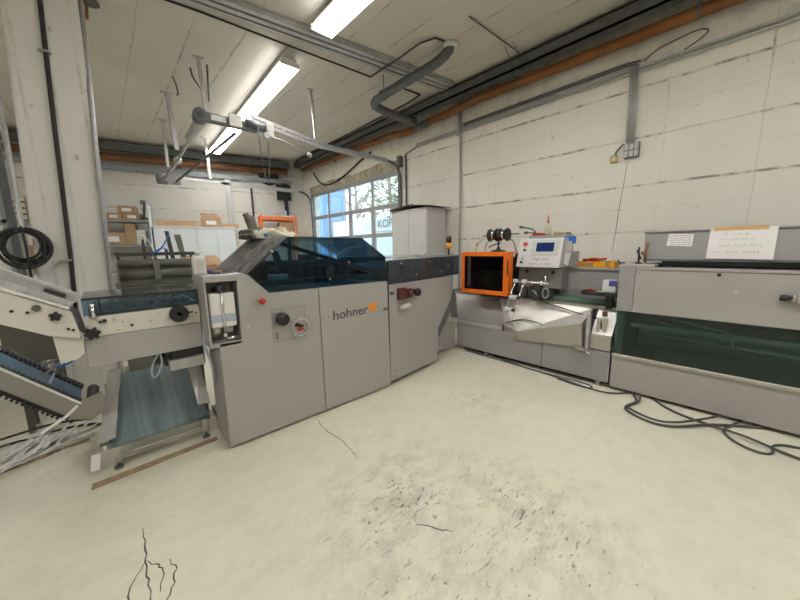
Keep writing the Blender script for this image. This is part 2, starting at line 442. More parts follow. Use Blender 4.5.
# frames of reference for lettering: local x = reading direction, local y = up, local z = out of the face
FRONT = Matrix(((1,0,0,0),(0,0,-1,0),(0,1,0,0),(0,0,0,1)))      # on a face that looks to -Y
SIDE = Matrix(((0,0,-1,0),(-1,0,0,0),(0,1,0,0),(0,0,0,1)))      # on a face that looks to -X
def squiggle(b, x0, x1, y, h, r, seed, mt):
    rnd = random.Random(seed); x = x0; 
    while x < x1:
        w = rnd.uniform(.6, 1.5)*h*2.2; e = min(x+w, x1); pts = []; k = max(4, int((e-x)/(h*.42)))
        for i in range(k+1):
            pts.append(mt @ Vector((x+(e-x)*i/k, y+(h*rnd.uniform(.35, 1.) if i % 2 else -h*rnd.uniform(0, .25)), 0)))
        b.tube(pts, r, 4); x = e+h*rnd.uniform(.5, 1.1)

# ================================================================== SETTING
b = B(); b.box(-5, 5.15, -3.2, 11.9, -.12, 0)
b.mi = 1
def wob(pts, n=4, a=.007):
    out = []
    for (p, q) in zip(pts, pts[1:]):
        for i in range(n):
            t = i/n; out.append((p[0]+(q[0]-p[0])*t+random.uniform(-a, a), p[1]+(q[1]-p[1])*t+random.uniform(-a, a)))
    out.append(pts[-1]); return out
b.ribbon(wob([(1.26,2.51),(1.235,2.36),(1.225,2.22),(1.239,2.014),(1.22,1.9),(1.206,1.806)]), .0035, .0006)
b.ribbon(wob([(-.005,2.12),(-.012,1.98),(-.015,1.84),(-.015,1.72),(-.019,1.55)]), .0042, .0007)
b.ribbon(wob([(-.013,1.87),(-.06,1.80),(-.085,1.72),(-.08,1.62),(-.05,1.5)]), .0035, .0008)
b.ribbon(wob([(-.013,1.86),(.03,1.80),(.04,1.73),(.02,1.64)]), .0035, .0009)
b.ribbon(wob([(.07,1.80),(.09,1.72),(.06,1.62),(.0,1.53),(-.02,1.45)]), .0035, .0010)
b.ribbon(wob([(1.10,1.10),(1.17,1.0),(1.21,.93)]), .0042, .0006)
struct('floor', b, [M['floor'], M['crack']])

b = B(); b.box(-5, 5.15, -3.2, 11.9, 4.15, 4.35); struct('ceiling', b, M['ceil'])
# right wall with the door opening (Y 5.27..9.25, up to 3.17)
b = B(); b.box(4.9, 5.15, -3.2, 5.27, 0, 4.15); b.box(4.9, 5.15, 9.25, 11.9, 0, 4.15); b.box(4.9, 5.15, 5.27, 9.25, 3.17, 4.15)
struct('wall_right', b, M['wallR'])
WD = Vector((-.978, .2087, 0)); WN = Vector((-.2087, -.978, 0)); C0 = Vector((4.9, 9.7, 0))
def wp(s_, off, z=0): return C0 + WD*s_ + WN*off + Vector((0, 0, z))
b = B(); p = [wp(-.25, 0), wp(10.4, 0), wp(10.4, -.25), wp(-.25, -.25)]
b.prism([(q.x, q.y) for q in p], 'Z', 0, 4.15); struct('wall_back', b, M['wallB'])
b = B(); b.box(-5.2, -5, -3.2, 11.9, 0, 4.15); struct('wall_left', b, M['wallB'])
b = B(); b.box(-5, 4.9, -3.4, -3.2, 0, 4.15); struct('wall_front', b, M['wallB'])
# concrete column
b = B()
lo = [(-.495, 4.4), (.02, 4.4), (.02, 4.85), (-.495, 4.85)]
hi = [(-.34, 4.4), (.135, 4.4), (.135, 4.85), (-.34, 4.85)]
vl = [b.bm.verts.new((x, y, 0)) for x, y in lo]; vh = [b.bm.verts.new((x, y, 4.15)) for x, y in hi]
b._f(vl[::-1]); b._f(vh)
for i in range(4): b._f([vl[i], vl[(i+1)%4], vh[(i+1)%4], vh[i]])
bmesh.ops.bevel(b.bm, geom=b.bm.edges[:], offset=.012, segments=2, affect='EDGES')
struct('trim_1', b, M['col'], label='white plastered concrete column with a black cable down its face')
# steel ceiling beam: two parallel grooved profiles
b = B()
A_, Bq = Vector((.6, 4.23, 0)), Vector((4.52, 3.68, 0)); dd = (Bq-A_).normalized(); nn = Vector((-dd.y, dd.x, 0))
for o_ in (-.14, -.04, .06):
    q = [A_+nn*o_, Bq+nn*o_, Bq+nn*(o_+.062), A_+nn*(o_+.062)]
    b.prism([(v.x, v.y) for v in q], 'Z', 4.085, 4.149)
q = [A_+nn*-.16, Bq+nn*-.16, Bq+nn*.14, A_+nn*.14]; b.prism([(v.x, v.y) for v in q], 'Z', 4.135, 4.149)
struct('trim_2', b, M['galv'], label='grooved steel rail across the ceiling')

# sectional door with glazed panels
door = thing('door_1', 'glazed sectional door with grey frames in the right wall', 'door', (4.93, 7.26, 0)); del door['category']; door['kind'] = 'structure'
y0, y1 = 5.29, 9.23
ys = [5.29, 6.28, 7.24, 8.28, 9.23]
zr = [(2.463, 3.13), (1.83, 2.46), (1.20, 1.827), (.59, 1.197), (.02, .587)]
for i, (za, zb) in enumerate(zr):
    b = B()
    b.box(4.93, 4.97, y0, y1, za, za+.045); b.box(4.93, 4.97, y0, y1, zb-.045, zb)
    for j, y in enumerate(ys):
        w = .07 if (i > 0 and j in (1, 2)) else .035
        b.box(4.93, 4.97, max(y0, y-w), min(y1, y+w), za+.045, zb-.045)
    obj('panel_frame', b, M['frame'], door)
    for ya, yb in zip(ys, ys[1:]):
        b = B(); b.box(4.945, 4.955, ya+.03, yb-.03, za+.04, zb-.04)
        obj('window_pane', b, M['pane'], door)
b = B(); b.box(4.91, 4.985, 5.275, 5.35, 0, 3.16); obj('jamb', b, M['galvd'], door)
b = B(); b.box(4.91, 4.985, 9.19, 9.245, 0, 3.16); obj('jamb', b, M['galvd'], door)
b = B(); b.box(4.91, 4.985, 5.35, 9.19, 3.135, 3.165); obj('head_seal', b, M['frame'], door)

b = B(); b.prism([(5.27, 3.172), (9.25, 3.172), (9.25, 3.36), (7.9, 3.40), (6.8, 3.36), (5.9, 3.42), (5.27, 3.36)], 'X', 4.884, 4.899); struct('trim_4', b, M['lintel'], label='stained beige concrete lintel strip above the glazed door')

# ================================================================== OUTSIDE
b = B(); b.box(5.15, 45, -10, 60, -.2, -.02); struct('trim_3', b, M['asphalt'], label='asphalt yard outside the glazed door')
t = thing('truck_body', 'pale blue-white truck box with KOP lettering, outside the glazed door', 'truck', (9.2, 9.6, -.02))
b = B(); b.box(8, 10.4, 6.2, 13.15, .75, 2.74, .02); obj('cargo_box', b, M['truckw'], t)
b = B(); b.box(8.2, 10.2, 6.4, 13.0, .6, .745); obj('chassis', b, M['darkm'], t)
for y in (7.2, 12.0):
    for x in (8.15, 10.0):
        b = B(); b.lathe([(.2, 0), (.42, .02), (.48, .05), (.48, .22), (.42, .25), (.2, .25)], (x, y, .46), 24, 'X'); obj('wheel', b, M['rubber'], t)
b = textmesh('KOP', .42, .002, .86); xform(b, Matrix.Translation((7.992, 9.88, 2.32)) @ SIDE); obj('lettering', b, M['ink'], t)
b = B(); b.prism([(9.35, 2.68), (9.12, 2.735), (9.18, 2.65), (9.32, 2.635)], 'X', 7.985, 7.998); obj('emblem', b, M['ink'], t, 'small dark leaf shape above the letters')
b = B(); b.box(7.99, 7.999, 8.6, 9.95, 2.14, 2.18); obj('tagline', b, M['inkl'], t)
b = B(); b.box(10.4, 12, 18.2, 21.5, -.02, 5.3); b.prism([(18.1, 5.3), (21.6, 5.3), (19.8, 5.9)], 'X', 10.3, 12.1); tag(obj('shed', b, M['bluew']), 'blue-walled shed outside, seen through the leftmost door pane', 'shed')
b = B(); b.box(13.2, 14.5, 21.8, 23.2, -.02, 7); b.box(13.1, 14.6, 21.7, 23.3, 7, 7.15); tag(obj('house', b, M['tan']), 'tan rendered house behind the blue shed outside', 'house')
def tree(x, y, h, green, label, nb):
    t = thing('tree', label, 'tree', (x, y, -.02), 'trees outside the door')
    rnd = random.Random(int(x*10+y))
    b = B(); b.tube([(x, y, -.02), (x+.1, y, h*.4), (x-.1, y+.1, h*.9)], .13, 8, 1)
    tips = []
    for i in range(nb):
        z = h*rnd.uniform(.25, .85); a = rnd.uniform(0, 2*PI); l = rnd.uniform(.9, 2.2)
        p1 = Vector((x+math.cos(a)*l, y+math.sin(a)*l, z+l*.8)); mid = Vector((x+math.cos(a)*l*.4, y+math.sin(a)*l*.4, z+l*.2))
        b.tube([(x, y, z), mid, p1], .045, 5)
        tips.append(p1)
        for k in range(3):
            q = p1*.5+mid*.5; e = q+Vector((rnd.uniform(-.7, .7), rnd.uniform(-.7, .7), rnd.uniform(.2, .9))); b.tube([q, e], .02, 4); tips.append(e)
    obj('trunk', b, M['bark'], t)
    if green:
        b = B()
        for p in tips:
            for k in range(26):
                c = p+Vector((rnd.gauss(0, .35), rnd.gauss(0, .35), rnd.gauss(0, .3))); u = Vector((rnd.uniform(-1, 1), rnd.uniform(-1, 1), rnd.uniform(-1, 1))).normalized(); w = u.orthogonal()
                b._f([b.bm.verts.new(c+u*.10), b.bm.verts.new(c+w*.06), b.bm.verts.new(c-u*.10), b.bm.verts.new(c-w*.06)])
        f = obj('foliage', b, M['foliage'], t); f['kind'] = 'stuff'
tree(15.5, 17.6, 7.2, True, 'leafy green tree beyond the truck, at the right end of the door panes', 26)
tree(18.5, 26.0, 9.5, False, 'bare pale-branched tree seen through the second and third door panes', 34)
tree(22.5, 36.0, 12, False, 'bare tree farthest back outside the door', 30)

# ================================================================== CEILING SERVICES
# lamps
def lamp(loc, label, ln=1.55, grp='twin-tube fluorescent lamps in one ceiling row'):
    t = thing('fluorescent_lamp', label, 'ceiling lamp', loc, grp)
    x, y, z = loc
    b = B(); b.box(x-.10, x+.10, y, y+ln, z+.055, z+.095, .008)
    for s_ in (-1, 1): b.slab([(x+s_*.10, y, z+.055), (x+s_*.135, y, z+.0), (x+s_*.135, y+ln, z+.0), (x+s_*.10, y+ln, z+.055)], .006)
    obj('housing', b, M['lampin'], t)
    for s_ in (-1, 1):
        b = B(); b.box(x+s_*.062-.05, x+s_*.062+.05, y+.02, y+ln-.02, z+.015, z+.05, .014, 2); obj('tube', b, M['tube'], t)
    for yy in (y, y+ln-.02):
        b = B(); b.box(x-.13, x+.13, yy, yy+.02, z+.0, z+.055); obj('end_cap', b, M['lampin'], t)
    for yy in (y+.35, y+ln-.35):
        b = B(); b.cyl((x, yy, z+.094), (x, yy, 4.149), .008, n=8); obj('hanger', b, M['galv'], t)
    return t
l0 = lamp((2.19, 4.50, 3.97), 'fluorescent lamp hanging over the motor end of the door track', 2.52); l0.rotation_euler = (0, 0, -.048)
l00 = lamp((2.312, 7.04, 3.97), 'farthest fluorescent lamp of the row, below and behind the slotted door rail', 2.5); l00.rotation_euler = (0, 0, -.048)
# row continues beyond the frame; unseen copies added to brighten floor and machines
l1 = lamp((2.18, 1.80, 3.97), 'fluorescent lamp cut off by the top edge of the photo', 1.85)
dup(l1, (2.18, -.6, 3.97), label='unseen fluorescent lamp added to the lit row behind the viewpoint, near the middle')
dup(l1, (2.18, -2.6, 3.97), label='unseen fluorescent lamp added to the lit row behind the viewpoint, at the front wall')
for k, y in enumerate((-2.6, -.4, 6.2)):  # unseen left row, added to give floor and machine fronts their brightness
    dup(l1, (-1.9, y, 3.97), label=['unseen fluorescent lamp of the added left row at the front wall', 'unseen fluorescent lamp of the added left row beside the viewpoint', 'unseen fluorescent lamp of the added left row behind the column'][k], group='unseen fluorescent lamps of the added left row')

# dark steel channel on the right wall and the back wall
b = B(); b.box(4.56, 4.60, -3.15, 9.55, 3.96, 4.10); b.box(4.56, 4.78, -3.15, 9.55, 4.085, 4.10); b.box(4.56, 4.70, -3.15, 9.55, 3.96, 3.975)
tag(obj('cable_duct', b, M['galvd']), 'dark grey steel duct under the ceiling along the right wall', 'duct')
b = B()
q = [wp(.45, .13), wp(9.0, .13), wp(9.0, .27), wp(.45, .27)]; b.prism([(v.x, v.y) for v in q], 'Z', 3.90, 4.06)
tag(obj('cable_duct', b, M['galvd']), 'dark grey steel duct under the ceiling along the back wall', 'duct')
b = B(); q = [wp(.35, .05), wp(9.0, .05), wp(9.0, .085), wp(.35, .085)]; b.prism([(v.x, v.y) for v in q], 'Z', 3.49, 3.60)
tag(obj('steel_rail', b, M['shelf']), 'flat grey steel rail on the back wall just under the orange pipe', 'rail')
# orange pipes
op = thing('drain_pipe', 'long orange drain pipe high on the right wall', 'pipe', (4.78, 3, 3.78), 'orange drain pipes')
b = B(); b.tube([(4.77, -3.15, 3.80), (4.77, 1.5, 3.84), (4.77, 3.2, 3.87), (4.77, 4.3, 3.82)], .062, 14); obj('pipe', b, M['orangepipe'], op)
b = B(); b.tube([(4.77, 4.62, 3.80), (4.77, 5.0, 3.79), (4.77, 5.25, 3.84), (4.77, 9.4, 3.88)], .062, 14); obj('pipe', b, M['orangepipe'], op)
b = B(); b.cyl((4.77, 4.27, 3.82), (4.77, 4.65, 3.80), .066, n=16); obj('coupling', b, M['pvc'], op, 'grey joint between the orange lengths')
for y in (.6, 2.55, 3.35, 5.5, 7.6):
    b = B(); b.lathe([(.063, 0), (.070, 0), (.070, .03), (.063, .03)], (4.77, y, 3.862 if 1.5 < y < 4 else 3.84), 16, 'Y'); b.box(4.82, 4.899, y+.005, y+.025, 3.85, 3.87); obj('pipe_clip', b, M['galvd'], op)
b = B(); b.tube([wp(.5, .17, 3.80), wp(4, .17, 3.76), wp(9, .17, 3.72)], .08, 14)
tag(obj('drain_pipe', b, M['brownpipe']), 'orange-brown drain pipe under the ceiling along the back wall', 'pipe', 'orange drain pipes')
# grey pipe from a hole in the ceiling
gp = thing('waste_pipe', 'dark grey plastic waste pipe coming out of the ceiling and bending to the wall', 'pipe', (3.72, 3.1, 4.0))
b = B(); b.tube([(3.71, 2.97, 4.145), (3.70, 3.0, 4.06), (3.66, 3.18, 3.98), (3.62, 3.35, 3.95), (3.50, 4.28, 3.84), (3.52, 4.38, 3.80), (3.66, 4.42, 3.79), (4.1, 4.45, 3.79), (4.545, 4.46, 3.79)], .066, 14, 1); obj('pipe', b, M['pvc'], gp)
b = B(); b.lathe([(.07, 0), (.095, 0), (.095, .05), (.07, .05)], (3.71, 2.97, 4.098), 18); obj('ceiling_collar', b, M['whitep'], gp, 'stained white collar')
for (pa, pb) in (((3.585, 3.62, 3.918), (3.58, 3.66, 3.914)), ((3.52, 4.12, 3.859), (3.515, 4.16, 3.854))):
    b = B(); b.cyl(pa, pb, .074, n=16); b.cyl((pa[0], pa[1], pa[2]+.05), (pa[0], pa[1], 4.149), .006, n=6); obj('pipe_clip', b, M['galvd'], gp)
# thin black ceiling cables
b = B(); b.tube([(-.6, 4.62, 4.13), (1.15, 4.42, 4.13), (3.30, 4.16, 4.06)], .012, 6); b.tube([(3.30, 4.16, 4.06), (3.30, 3.5, 4.06), (3.33, 3.17, 4.10), (3.44, 3.0, 4.13), (3.58, 2.97, 4.13)], .012, 6)
tag(obj('cable', b, M['rubber']), 'thin black cable across the ceiling, turning up beside the waste pipe', 'cable')
b = B(); b.tube([(3.95, 4.21, 4.13), (4.40, 4.18, 4.13), (4.46, 4.55, 4.13), (4.535, 7.2, 4.13), (4.53, 9.0, 4.13)], .013, 6)
tag(obj('cable', b, M['rubber']), 'short hooked black cable on the ceiling beside the right-hand duct', 'cable')
b = B(); b.tube([(4.877, 8.95, 3.75), (4.87, 8.7, 3.45), (4.86, 8.2, 3.25), (4.86, 7.4, 3.35), (4.86, 6.6, 3.62), (4.877, 6.2, 3.72)], .02, 6, 2)
tag(obj('cable', b, M['rubber']), 'sagging black cable above the glazed door', 'cable')
# threaded rod bracket
b = B(); b.tube([(3.46, 2.50, 4.14), (4.54, 2.44, 4.12)], .009, 6)
for y in (2.40, 2.52): b.cyl((4.28, y, 4.149), (4.56, y+.02, 4.00), .005, n=6)
tag(obj('ceiling_bracket', b, M['galvd']), 'thin dark rod with two stays beside the right-hand duct', 'bracket')
# conduit rails along the right wall
b = B()
for dz in (0, .045): b.tube([(4.87, -3.15, 3.485+dz), (4.87, 1.5, 3.50+dz), (4.87, 3.6, 3.50+dz), (4.87, 4.75, 3.50+dz)], .014, 8)
tag(obj('conduit', b, M['galv']), 'pair of pale grey conduits running along the right wall', 'conduit')
b = B()
for dz in (0, .028): b.tube([(4.865, 3.6, 3.585+dz), (4.865, 1.25, 3.60+dz), (4.865, 1.13-dz, 3.58+dz)], .011, 8)
tag(obj('conduit', b, M['galvd']), 'dark pair of conduits just above the pale ones', 'conduit')
b = B()
for dy in (-.036, -.012, .012, .036): b.tube([(4.85, 1.15+dy, 3.57), (4.85, 1.13+dy, 2.725)], .010, 8)
tag(obj('conduit', b, M['galv']), 'bundle of four upright conduits ending at the grey socket box', 'conduit')
jb = thing('socket_box', 'grey wall box with six square covers at the foot of the conduit bundle', 'electrical box', (4.87, 1.10, 2.50))
b = B(); b.box(4.85, 4.899, 1.035, 1.19, 2.545, 2.715, .005); obj('housing', b, M['paintd'], jb)
for i in range(2):
    for j in range(3):
        b = B(); b.box(4.835, 4.849, 1.040+j*.05, 1.083+j*.05, 2.552+i*.08, 2.626+i*.08, .004); obj('cover', b, M['galv'], jb)
jb = thing('junction_box', 'small yellowed junction box left of the grey socket box', 'electrical box', (4.88, 1.30, 2.54))
b = B(); b.box(4.865, 4.899, 1.255, 1.335, 2.53, 2.61, .006); obj('housing', b, M['yellow'], jb)
b = B(); b.tube([(4.875, 1.29, 2.60), (4.875, 1.27, 2.66), (4.86, 1.2, 2.72)], .009, 6, 1); obj('cable', b, M['galvd'], jb)
b = B(); b.box(4.86, 4.866, 1.28, 1.31, 2.555, 2.585); obj('cover_screw', b, M['cream'], jb)
# upright pipes on the right wall
b = B(); b.tube([(4.87, 3.66, 4.1), (4.87, 3.66, 0)], .02, 8); b.tube([(4.865, 3.72, 4.1), (4.865, 3.72, 3.45)], .02, 8)
tag(obj('riser_pipe', b, M['galv']), 'upright grey pipe on the right wall between white cabinet and spool stand', 'pipe')
b = B(); b.tube([(4.87, 5.05, 3.42), (4.87, 5.05, 0)], .018, 8); tag(obj('riser_pipe', b, M['galvd']), 'upright grey pipe right of the glazed door', 'pipe')
b = B(); b.tube([(4.885, 4.75, 3.50), (4.885, 5.05, 3.44), (4.875, 5.06, 3.43)], .01, 6); tag(obj('cable', b, M['galvd']), 'short cable linking the pale conduits to the pipe beside the glazed door', 'cable')
b = B(); b.ribbon([(i*.16, random.uniform(-.006, .006)) for i in range(8)], .004, 0)  # thin ribbon on the wall face, drawn as a crack
xform(b, Matrix.Translation((4.8985, 1.15, 2.52)) @ Matrix(((0,0,1,0),(.075,1,0,0),(-1,0,0,0),(0,0,0,1))))
tag(obj('crack_line', b, M['galvd']), 'thin grey crack running down the wall below the grey socket box', 'wall_crack')

b = B(); b.tube([(4.89, 1.08, 3.60), (4.88, .95, 3.68), (4.888, .80, 3.70), (4.888, .62, 3.73), (4.888, .52, 3.68), (4.888, .60, 3.62), (4.888, .72, 3.57)], .007, 6, 2)
tag(obj('cable', b, M['galvd']), 'thin loose cable looping above the pale conduits right of the conduit bundle', 'cable')

# ---- sectional door tracks and operator
def ctrack(p0, p1, h=.06):
    b = B(); p0, p1 = Vector(p0), Vector(p1)
    for z0, z1, ya, yb in ((0, .006, .004, .04), (h-.006, h, .004, .04), (0, h, 0, .004)):
        b.prism([(p0.x, p0.z+z0), (p1.x, p1.z+z0), (p1.x, p1.z+z1), (p0.x, p0.z+z1)], 'Y', p0.y+ya, p0.y+yb)
    return b
dt = thing('door_track', 'galvanised door track with shaft and slotted rails, nearer to the viewer', 'door track', (3.2, 5.2, 3.2), 'overhead door tracks')
b = ctrack((1.86, 5.2, 3.385), (2.98, 5.2, 3.225), .05); b.merge(ctrack((1.86, 5.2, 3.455), (2.98, 5.2, 3.295), .045)); obj('slotted_rail', b, M['galv'], dt)
b = B()
for i in range(4):
    x = 2.05+i*.28; z = 3.385-(x-1.86)*.143; b.box(x, x+.05, 5.195, 5.235, z+.03, z+.09)
obj('spacer', b, M['galv'], dt)
b = B(); b.merge(ctrack((2.98, 5.2, 3.235), (4.55, 5.2, 3.235), .07)); b.box(3.0, 4.5, 5.19, 5.24, 3.30, 3.315); obj('track', b, M['galv'], dt)
b = B(); b.tube([(4.5, 5.22, 3.27), (4.68, 5.22, 3.26), (4.80, 5.22, 3.18), (4.86, 5.22, 3.05), (4.865, 5.22, 2.9), (4.865, 5.22, .1)], .03, 6, 1); obj('curved_track', b, M['galvd'], dt)
b = B(); b.box(4.80, 4.89, 5.16, 5.26, 3.2, 3.42, .01); obj('end_plate', b, M['galvd'], dt)
dt = thing('door_track', 'galvanised door track far from the viewer, along the back wall', 'door track', (3.2, 9.05, 3.1), 'overhead door tracks')
b = ctrack((1.42, 9.05, 3.16), (2.6, 9.05, 3.15), .055); obj('slotted_rail', b, M['galv'], dt)
b = ctrack((2.4, 9.05, 3.14), (4.45, 9.05, 3.14), .09); obj('track', b, M['galv'], dt)
b = B(); b.tube([(4.42, 9.08, 3.19), (4.62, 9.08, 3.16), (4.76, 9.08, 3.05), (4.83, 9.08, 2.9), (4.85, 9.08, .1)], .035, 6, 1); obj('curved_track', b, M['galvd'], dt)
sh = thing('torsion_shaft', 'door shaft with grey spring drum and end bearing, joining both tracks', 'door shaft', (1.5, 7, 3.25))
b = B(); b.cyl((1.70, 5.45, 3.25), (1.47, 9.25, 3.10), .024, n=10); obj('rod', b, M['galvd'], sh)
b = B(); b.cyl((1.30, 5.28, 3.31), (1.30, 6.35, 3.27), .024, n=8); b.cyl((1.23, 5.25, 3.31), (1.25, 6.2, 3.28), .066, .06, n=18); obj('motor_housing', b, M['galv'], sh, 'grey motor tube')
b = B(); b.cyl((1.20, 5.17, 3.315), (1.215, 5.32, 3.31), .088, n=20); b.box(1.2, 1.95, 5.2, 5.26, 3.25, 3.38, .012); obj('gear_case', b, M['galvd'], sh)
b = B(); b.cyl((1.205, 5.155, 3.315), (1.205, 5.17, 3.315), .04, n=16); obj('shaft_bore', b, M['black'], sh)
b = B(); b.box(1.33, 1.52, 5.185, 5.2, 3.285, 3.355); obj('type_plate', b, M['whitep'], sh)
b = B(); b.box(1.55, 1.72, 5.15, 5.2, 3.26, 3.42, .005)
obj('perforated_plate', b, M['cream'], sh)
b = B(); b.box(2.06, 2.17, 5.13, 5.17, 3.20, 3.42, .004); obj('perforated_plate', b, M['cream'], sh)
b = B(); b.tube([(2.02, 5.12, 3.22), (2.2, 5.12, 3.2), (2.25, 5.1, 3.19), (2.66, 5.0, 3.03)], .012, 6); b.cyl((2.64, 5.0, 3.03), (2.70, 4.99, 3.01), .03, n=10); b.cyl((2.05, 5.11, 3.22), (2.05, 5.16, 3.22), .045, n=12)
obj('release_arm', b, M['galv'], sh)
b = B(); b.cyl((1.78, 5.2, 3.36), (2.06, 5.2, 3.32), .055, n=16); obj('spring_drum', b, M['galvd'], sh)
b = B(); b.cyl((1.27, 6.3, 3.27), (1.27, 7.4, 3.2), .022, n=8); b.sph((1.27, 7.45, 3.2), .07); b.cyl((1.28, 7.5, 3.2), (1.25, 9.1, 3.14), .028, n=8); obj('coupling_rod', b, M['galv'], sh)
b = B(); b.cyl((1.12, 9.12, 3.12), (1.30, 9.12, 3.14), .10, .12, n=12); b.box(1.3, 1.55, 9.0, 9.04, 3.02, 3.25); obj('end_bearing', b, M['paintd'], sh)
b = B(); b.tube([(1.93, 5.14, 3.32), (1.97, 5.13, 2.6), (2.05, 5.13, 2.55), (2.07, 5.13, 3.3)], .008, 6, 1); obj('hand_chain', b, M['galvd'], sh)
def hanger(x, y, z0, label, dx=0, w=.035, name='track_hanger'):
    b = B(); b.prism([(x+dx-w/2, z0), (x+dx+w/2, z0), (x+w/2, 4.149), (x-w/2, 4.149)], 'Y', y, y+.004)
    b.prism([(x+dx-.002-w/2, z0), (x+dx+.002-w/2, z0), (x+.002-w/2, 4.149), (x-.002-w/2, 4.149)], 'Y', y, y+w)
    b.box(x-w*1.6, x+w*1.6, y-.01, y+w+.01, 4.138, 4.149)
    tag(obj(name, b, M['galv']), label, 'hanger', 'angle-iron hangers of the door tracks')
hanger(2.90, 5.24, 3.30, 'slotted angle hanger at the middle of the nearer door track', .04)
hanger(1.31, 5.42, 3.40, 'braced angle hanger above the motor end of the door shaft', .03, .04)
b = B(); b.tube([(1.24, 5.62, 4.06), (1.25, 5.6, 3.95), (1.40, 5.48, 3.62), (1.42, 5.47, 4.1)], .013, 6); tag(obj('brace', b, M['galvd']), 'bent dark brace beside the braced angle hanger', 'brace')
hanger(2.14, 9.0, 3.24, 'angle hanger at the far door track, left of the wall post', .02, .06)
hanger(1.24, 8.3, 3.24, 'short angle hanger over the end bearing of the shaft', .0, .05)
hanger(1.15, 6.9, 3.25, 'angle hanger halfway along the shaft, below the ceiling hook', .04, .06)
b = B(); b.tube([(1.13, 6.25, 4.145), (1.17, 6.28, 4.05), (1.19, 6.3, 3.93), (1.16, 6.3, 3.91)], .012, 6); tag(obj('ceiling_hook', b, M['galvd']), 'small iron hook in the ceiling left of the door shaft', 'hook')
b = B(); b.lathe([(.09, 0), (.08, .03), (.03, .035)], (.225, 5.0, 4.11), 16); tag(obj('pipe_cap', b, M['rag']), 'small round brown cap on the ceiling beside the column', 'cap')
b = B(); b.tube([(.20, 4.99, 4.10), (.20, 4.9, 4.02), (.185, 4.8, 3.85)], .014, 6); tag(obj('cable', b, M['orangepipe']), 'short orange cable from the round ceiling cap to the column', 'cable')

# ================================================================== BACK WALL
RB = math.atan2(-WD.y, -WD.x)    # direction of the back wall, rightwards
def wroot(name, label, cat, s_, off, z=0, group=None): return thing(name, label, cat, wp(s_, off, z), group, RB)
def local(root):
    """builds in the thing's own frame: x right along the wall, y into the wall"""
    WORLD[root.name] = Vector((0, 0, 0))
def onwall(name, b, m, label, cat, s_, off, z, group=None):
    o = obj(name, b, m, None); 
    o.location = wp(s_, off, z); o.rotation_euler = (0, 0, RB); return tag(o, label, cat, group)
# wall post, steel
b = B(); b.box(-.06, .06, -.05, .05, 0, 3.47); onwall('steel_post', b, M['galv'], 'grey steel post against the back wall right of the white cupboards', 'post', 2.1, .08, 0)
b = B(); b.tube([(0, 0, 0), (0, 0, 3.4)], .025, 8); onwall('riser_pipe', b, M['rubber'], 'black upright pipe on the back wall left of the orange rack', 'pipe', 1.5, .03, 0)
b = B(); b.box(-.05, .05, -.05, .05, 0, 3.48); b.box(-.25, .15, -.03, .03, 3.0, 3.45); onwall('steel_post', b, M['dark'], 'black steel post near the corner of back and right wall', 'post', .62, .12, 0)
b = B(); b.lathe([(.27, 0), (.28, .02), (.28, .04), (.05, .041)], (0, 0, 0), 28, 'Y'); onwall('extractor_fan', b, M['dark'], 'round dark extractor opening high on the back wall near the corner', 'fan', 1.0, .045, 3.42)
# grey shelving unit
def shelf_unit(label, s_, w, d, h, levels, off=.42, grp=None):
    r = wroot('shelving_unit', label, 'shelf', s_, off, 0, grp); local(r)
    for x in (0, w-.04):
        for y in (-d/2, d/2-.04):
            b = B(); b.box(x, x+.04, y, y+.04, 0, h); obj('post', b, M['shelf'], r)
    for z in levels:
        b = B(); b.box(.002, w-.002, -d/2+.001, d/2-.001, z-.05, z, .004); obj('shelf_board', b, M['shelf'], r)
    return r
shelf_unit('grey metal shelving unit between column and white cupboards', 4.95, 1.05, .45, 2.27, (2.28, 1.70, 1.1, .3))
def cbox(label, s_, off, z, w, d, h, grp, lab=True, m='card'):
    r = wroot('cardboard_box', label, 'box', s_, off, z, grp); local(r)
    b = B(); b.box(-w/2, w/2, -d/2, d/2, 0, h, .004); obj('carton', b, M[m], r)
    b = B(); b.box(-.02, .02, -d/2-.001, d/2+.001, h-.001, h+.002); obj('tape', b, M['tape'], r)
    if lab:
        b = B(); b.box(-w*.25, w*.25, -d/2-.004, -d/2, h*.25, h*.7); obj('paper_label', b, M['white'], r)
    return r
G = 'cartons on the grey shelving unit'
cbox('brown carton at the left on top of the grey shelving unit', 4.55, .42, 2.285, .30, .3, .15, G)
cbox('brown carton at the right on top of the grey shelving unit', 4.22, .42, 2.285, .32, .3, .15, G)
cbox('brown carton stacked on the two others on the grey shelving unit', 4.30, .42, 2.44, .34, .28, .16, G)
cbox('wide brown carton inside the grey shelving unit', 4.62, .42, 1.705, .46, .3, .28, G)
cbox('tall brown carton inside the grey shelving unit', 4.285, .42, 1.705, .20, .3, .50, G, False)
for k in range(4):
    b = B(); b.box(-.09, .09, -.12, .12, 0, .085, .006); onwall('file_tray', b, M['whitep'], ['lowest', 'second lowest', 'second highest', 'topmost'][k]+' pale tray in the stack on the grey shelving unit', 'tray', 4.09, .42, 1.705+k*.088, 'pale trays on the shelf')
b = B(); b.box(-.01, .01, -.2, .2, 0, 1.15); onwall('upright_panel', b, M['cabw'], 'narrow white upright panel beside the grey shelving unit', 'panel', 3.885, .5, 1.5)
b = B(); b.obox((0, 0, .2), .05, .05, .45, (0, .12, 0)); b.box(-.06, .06, -.05, .05, 0, .05); b.box(-.05, .04, -.04, .04, .35, .45); onwall('roll_holder', b, M['galvd'], 'dark roll holder standing on the right end of the grey shelving unit', 'holder', 3.99, .42, 2.285)
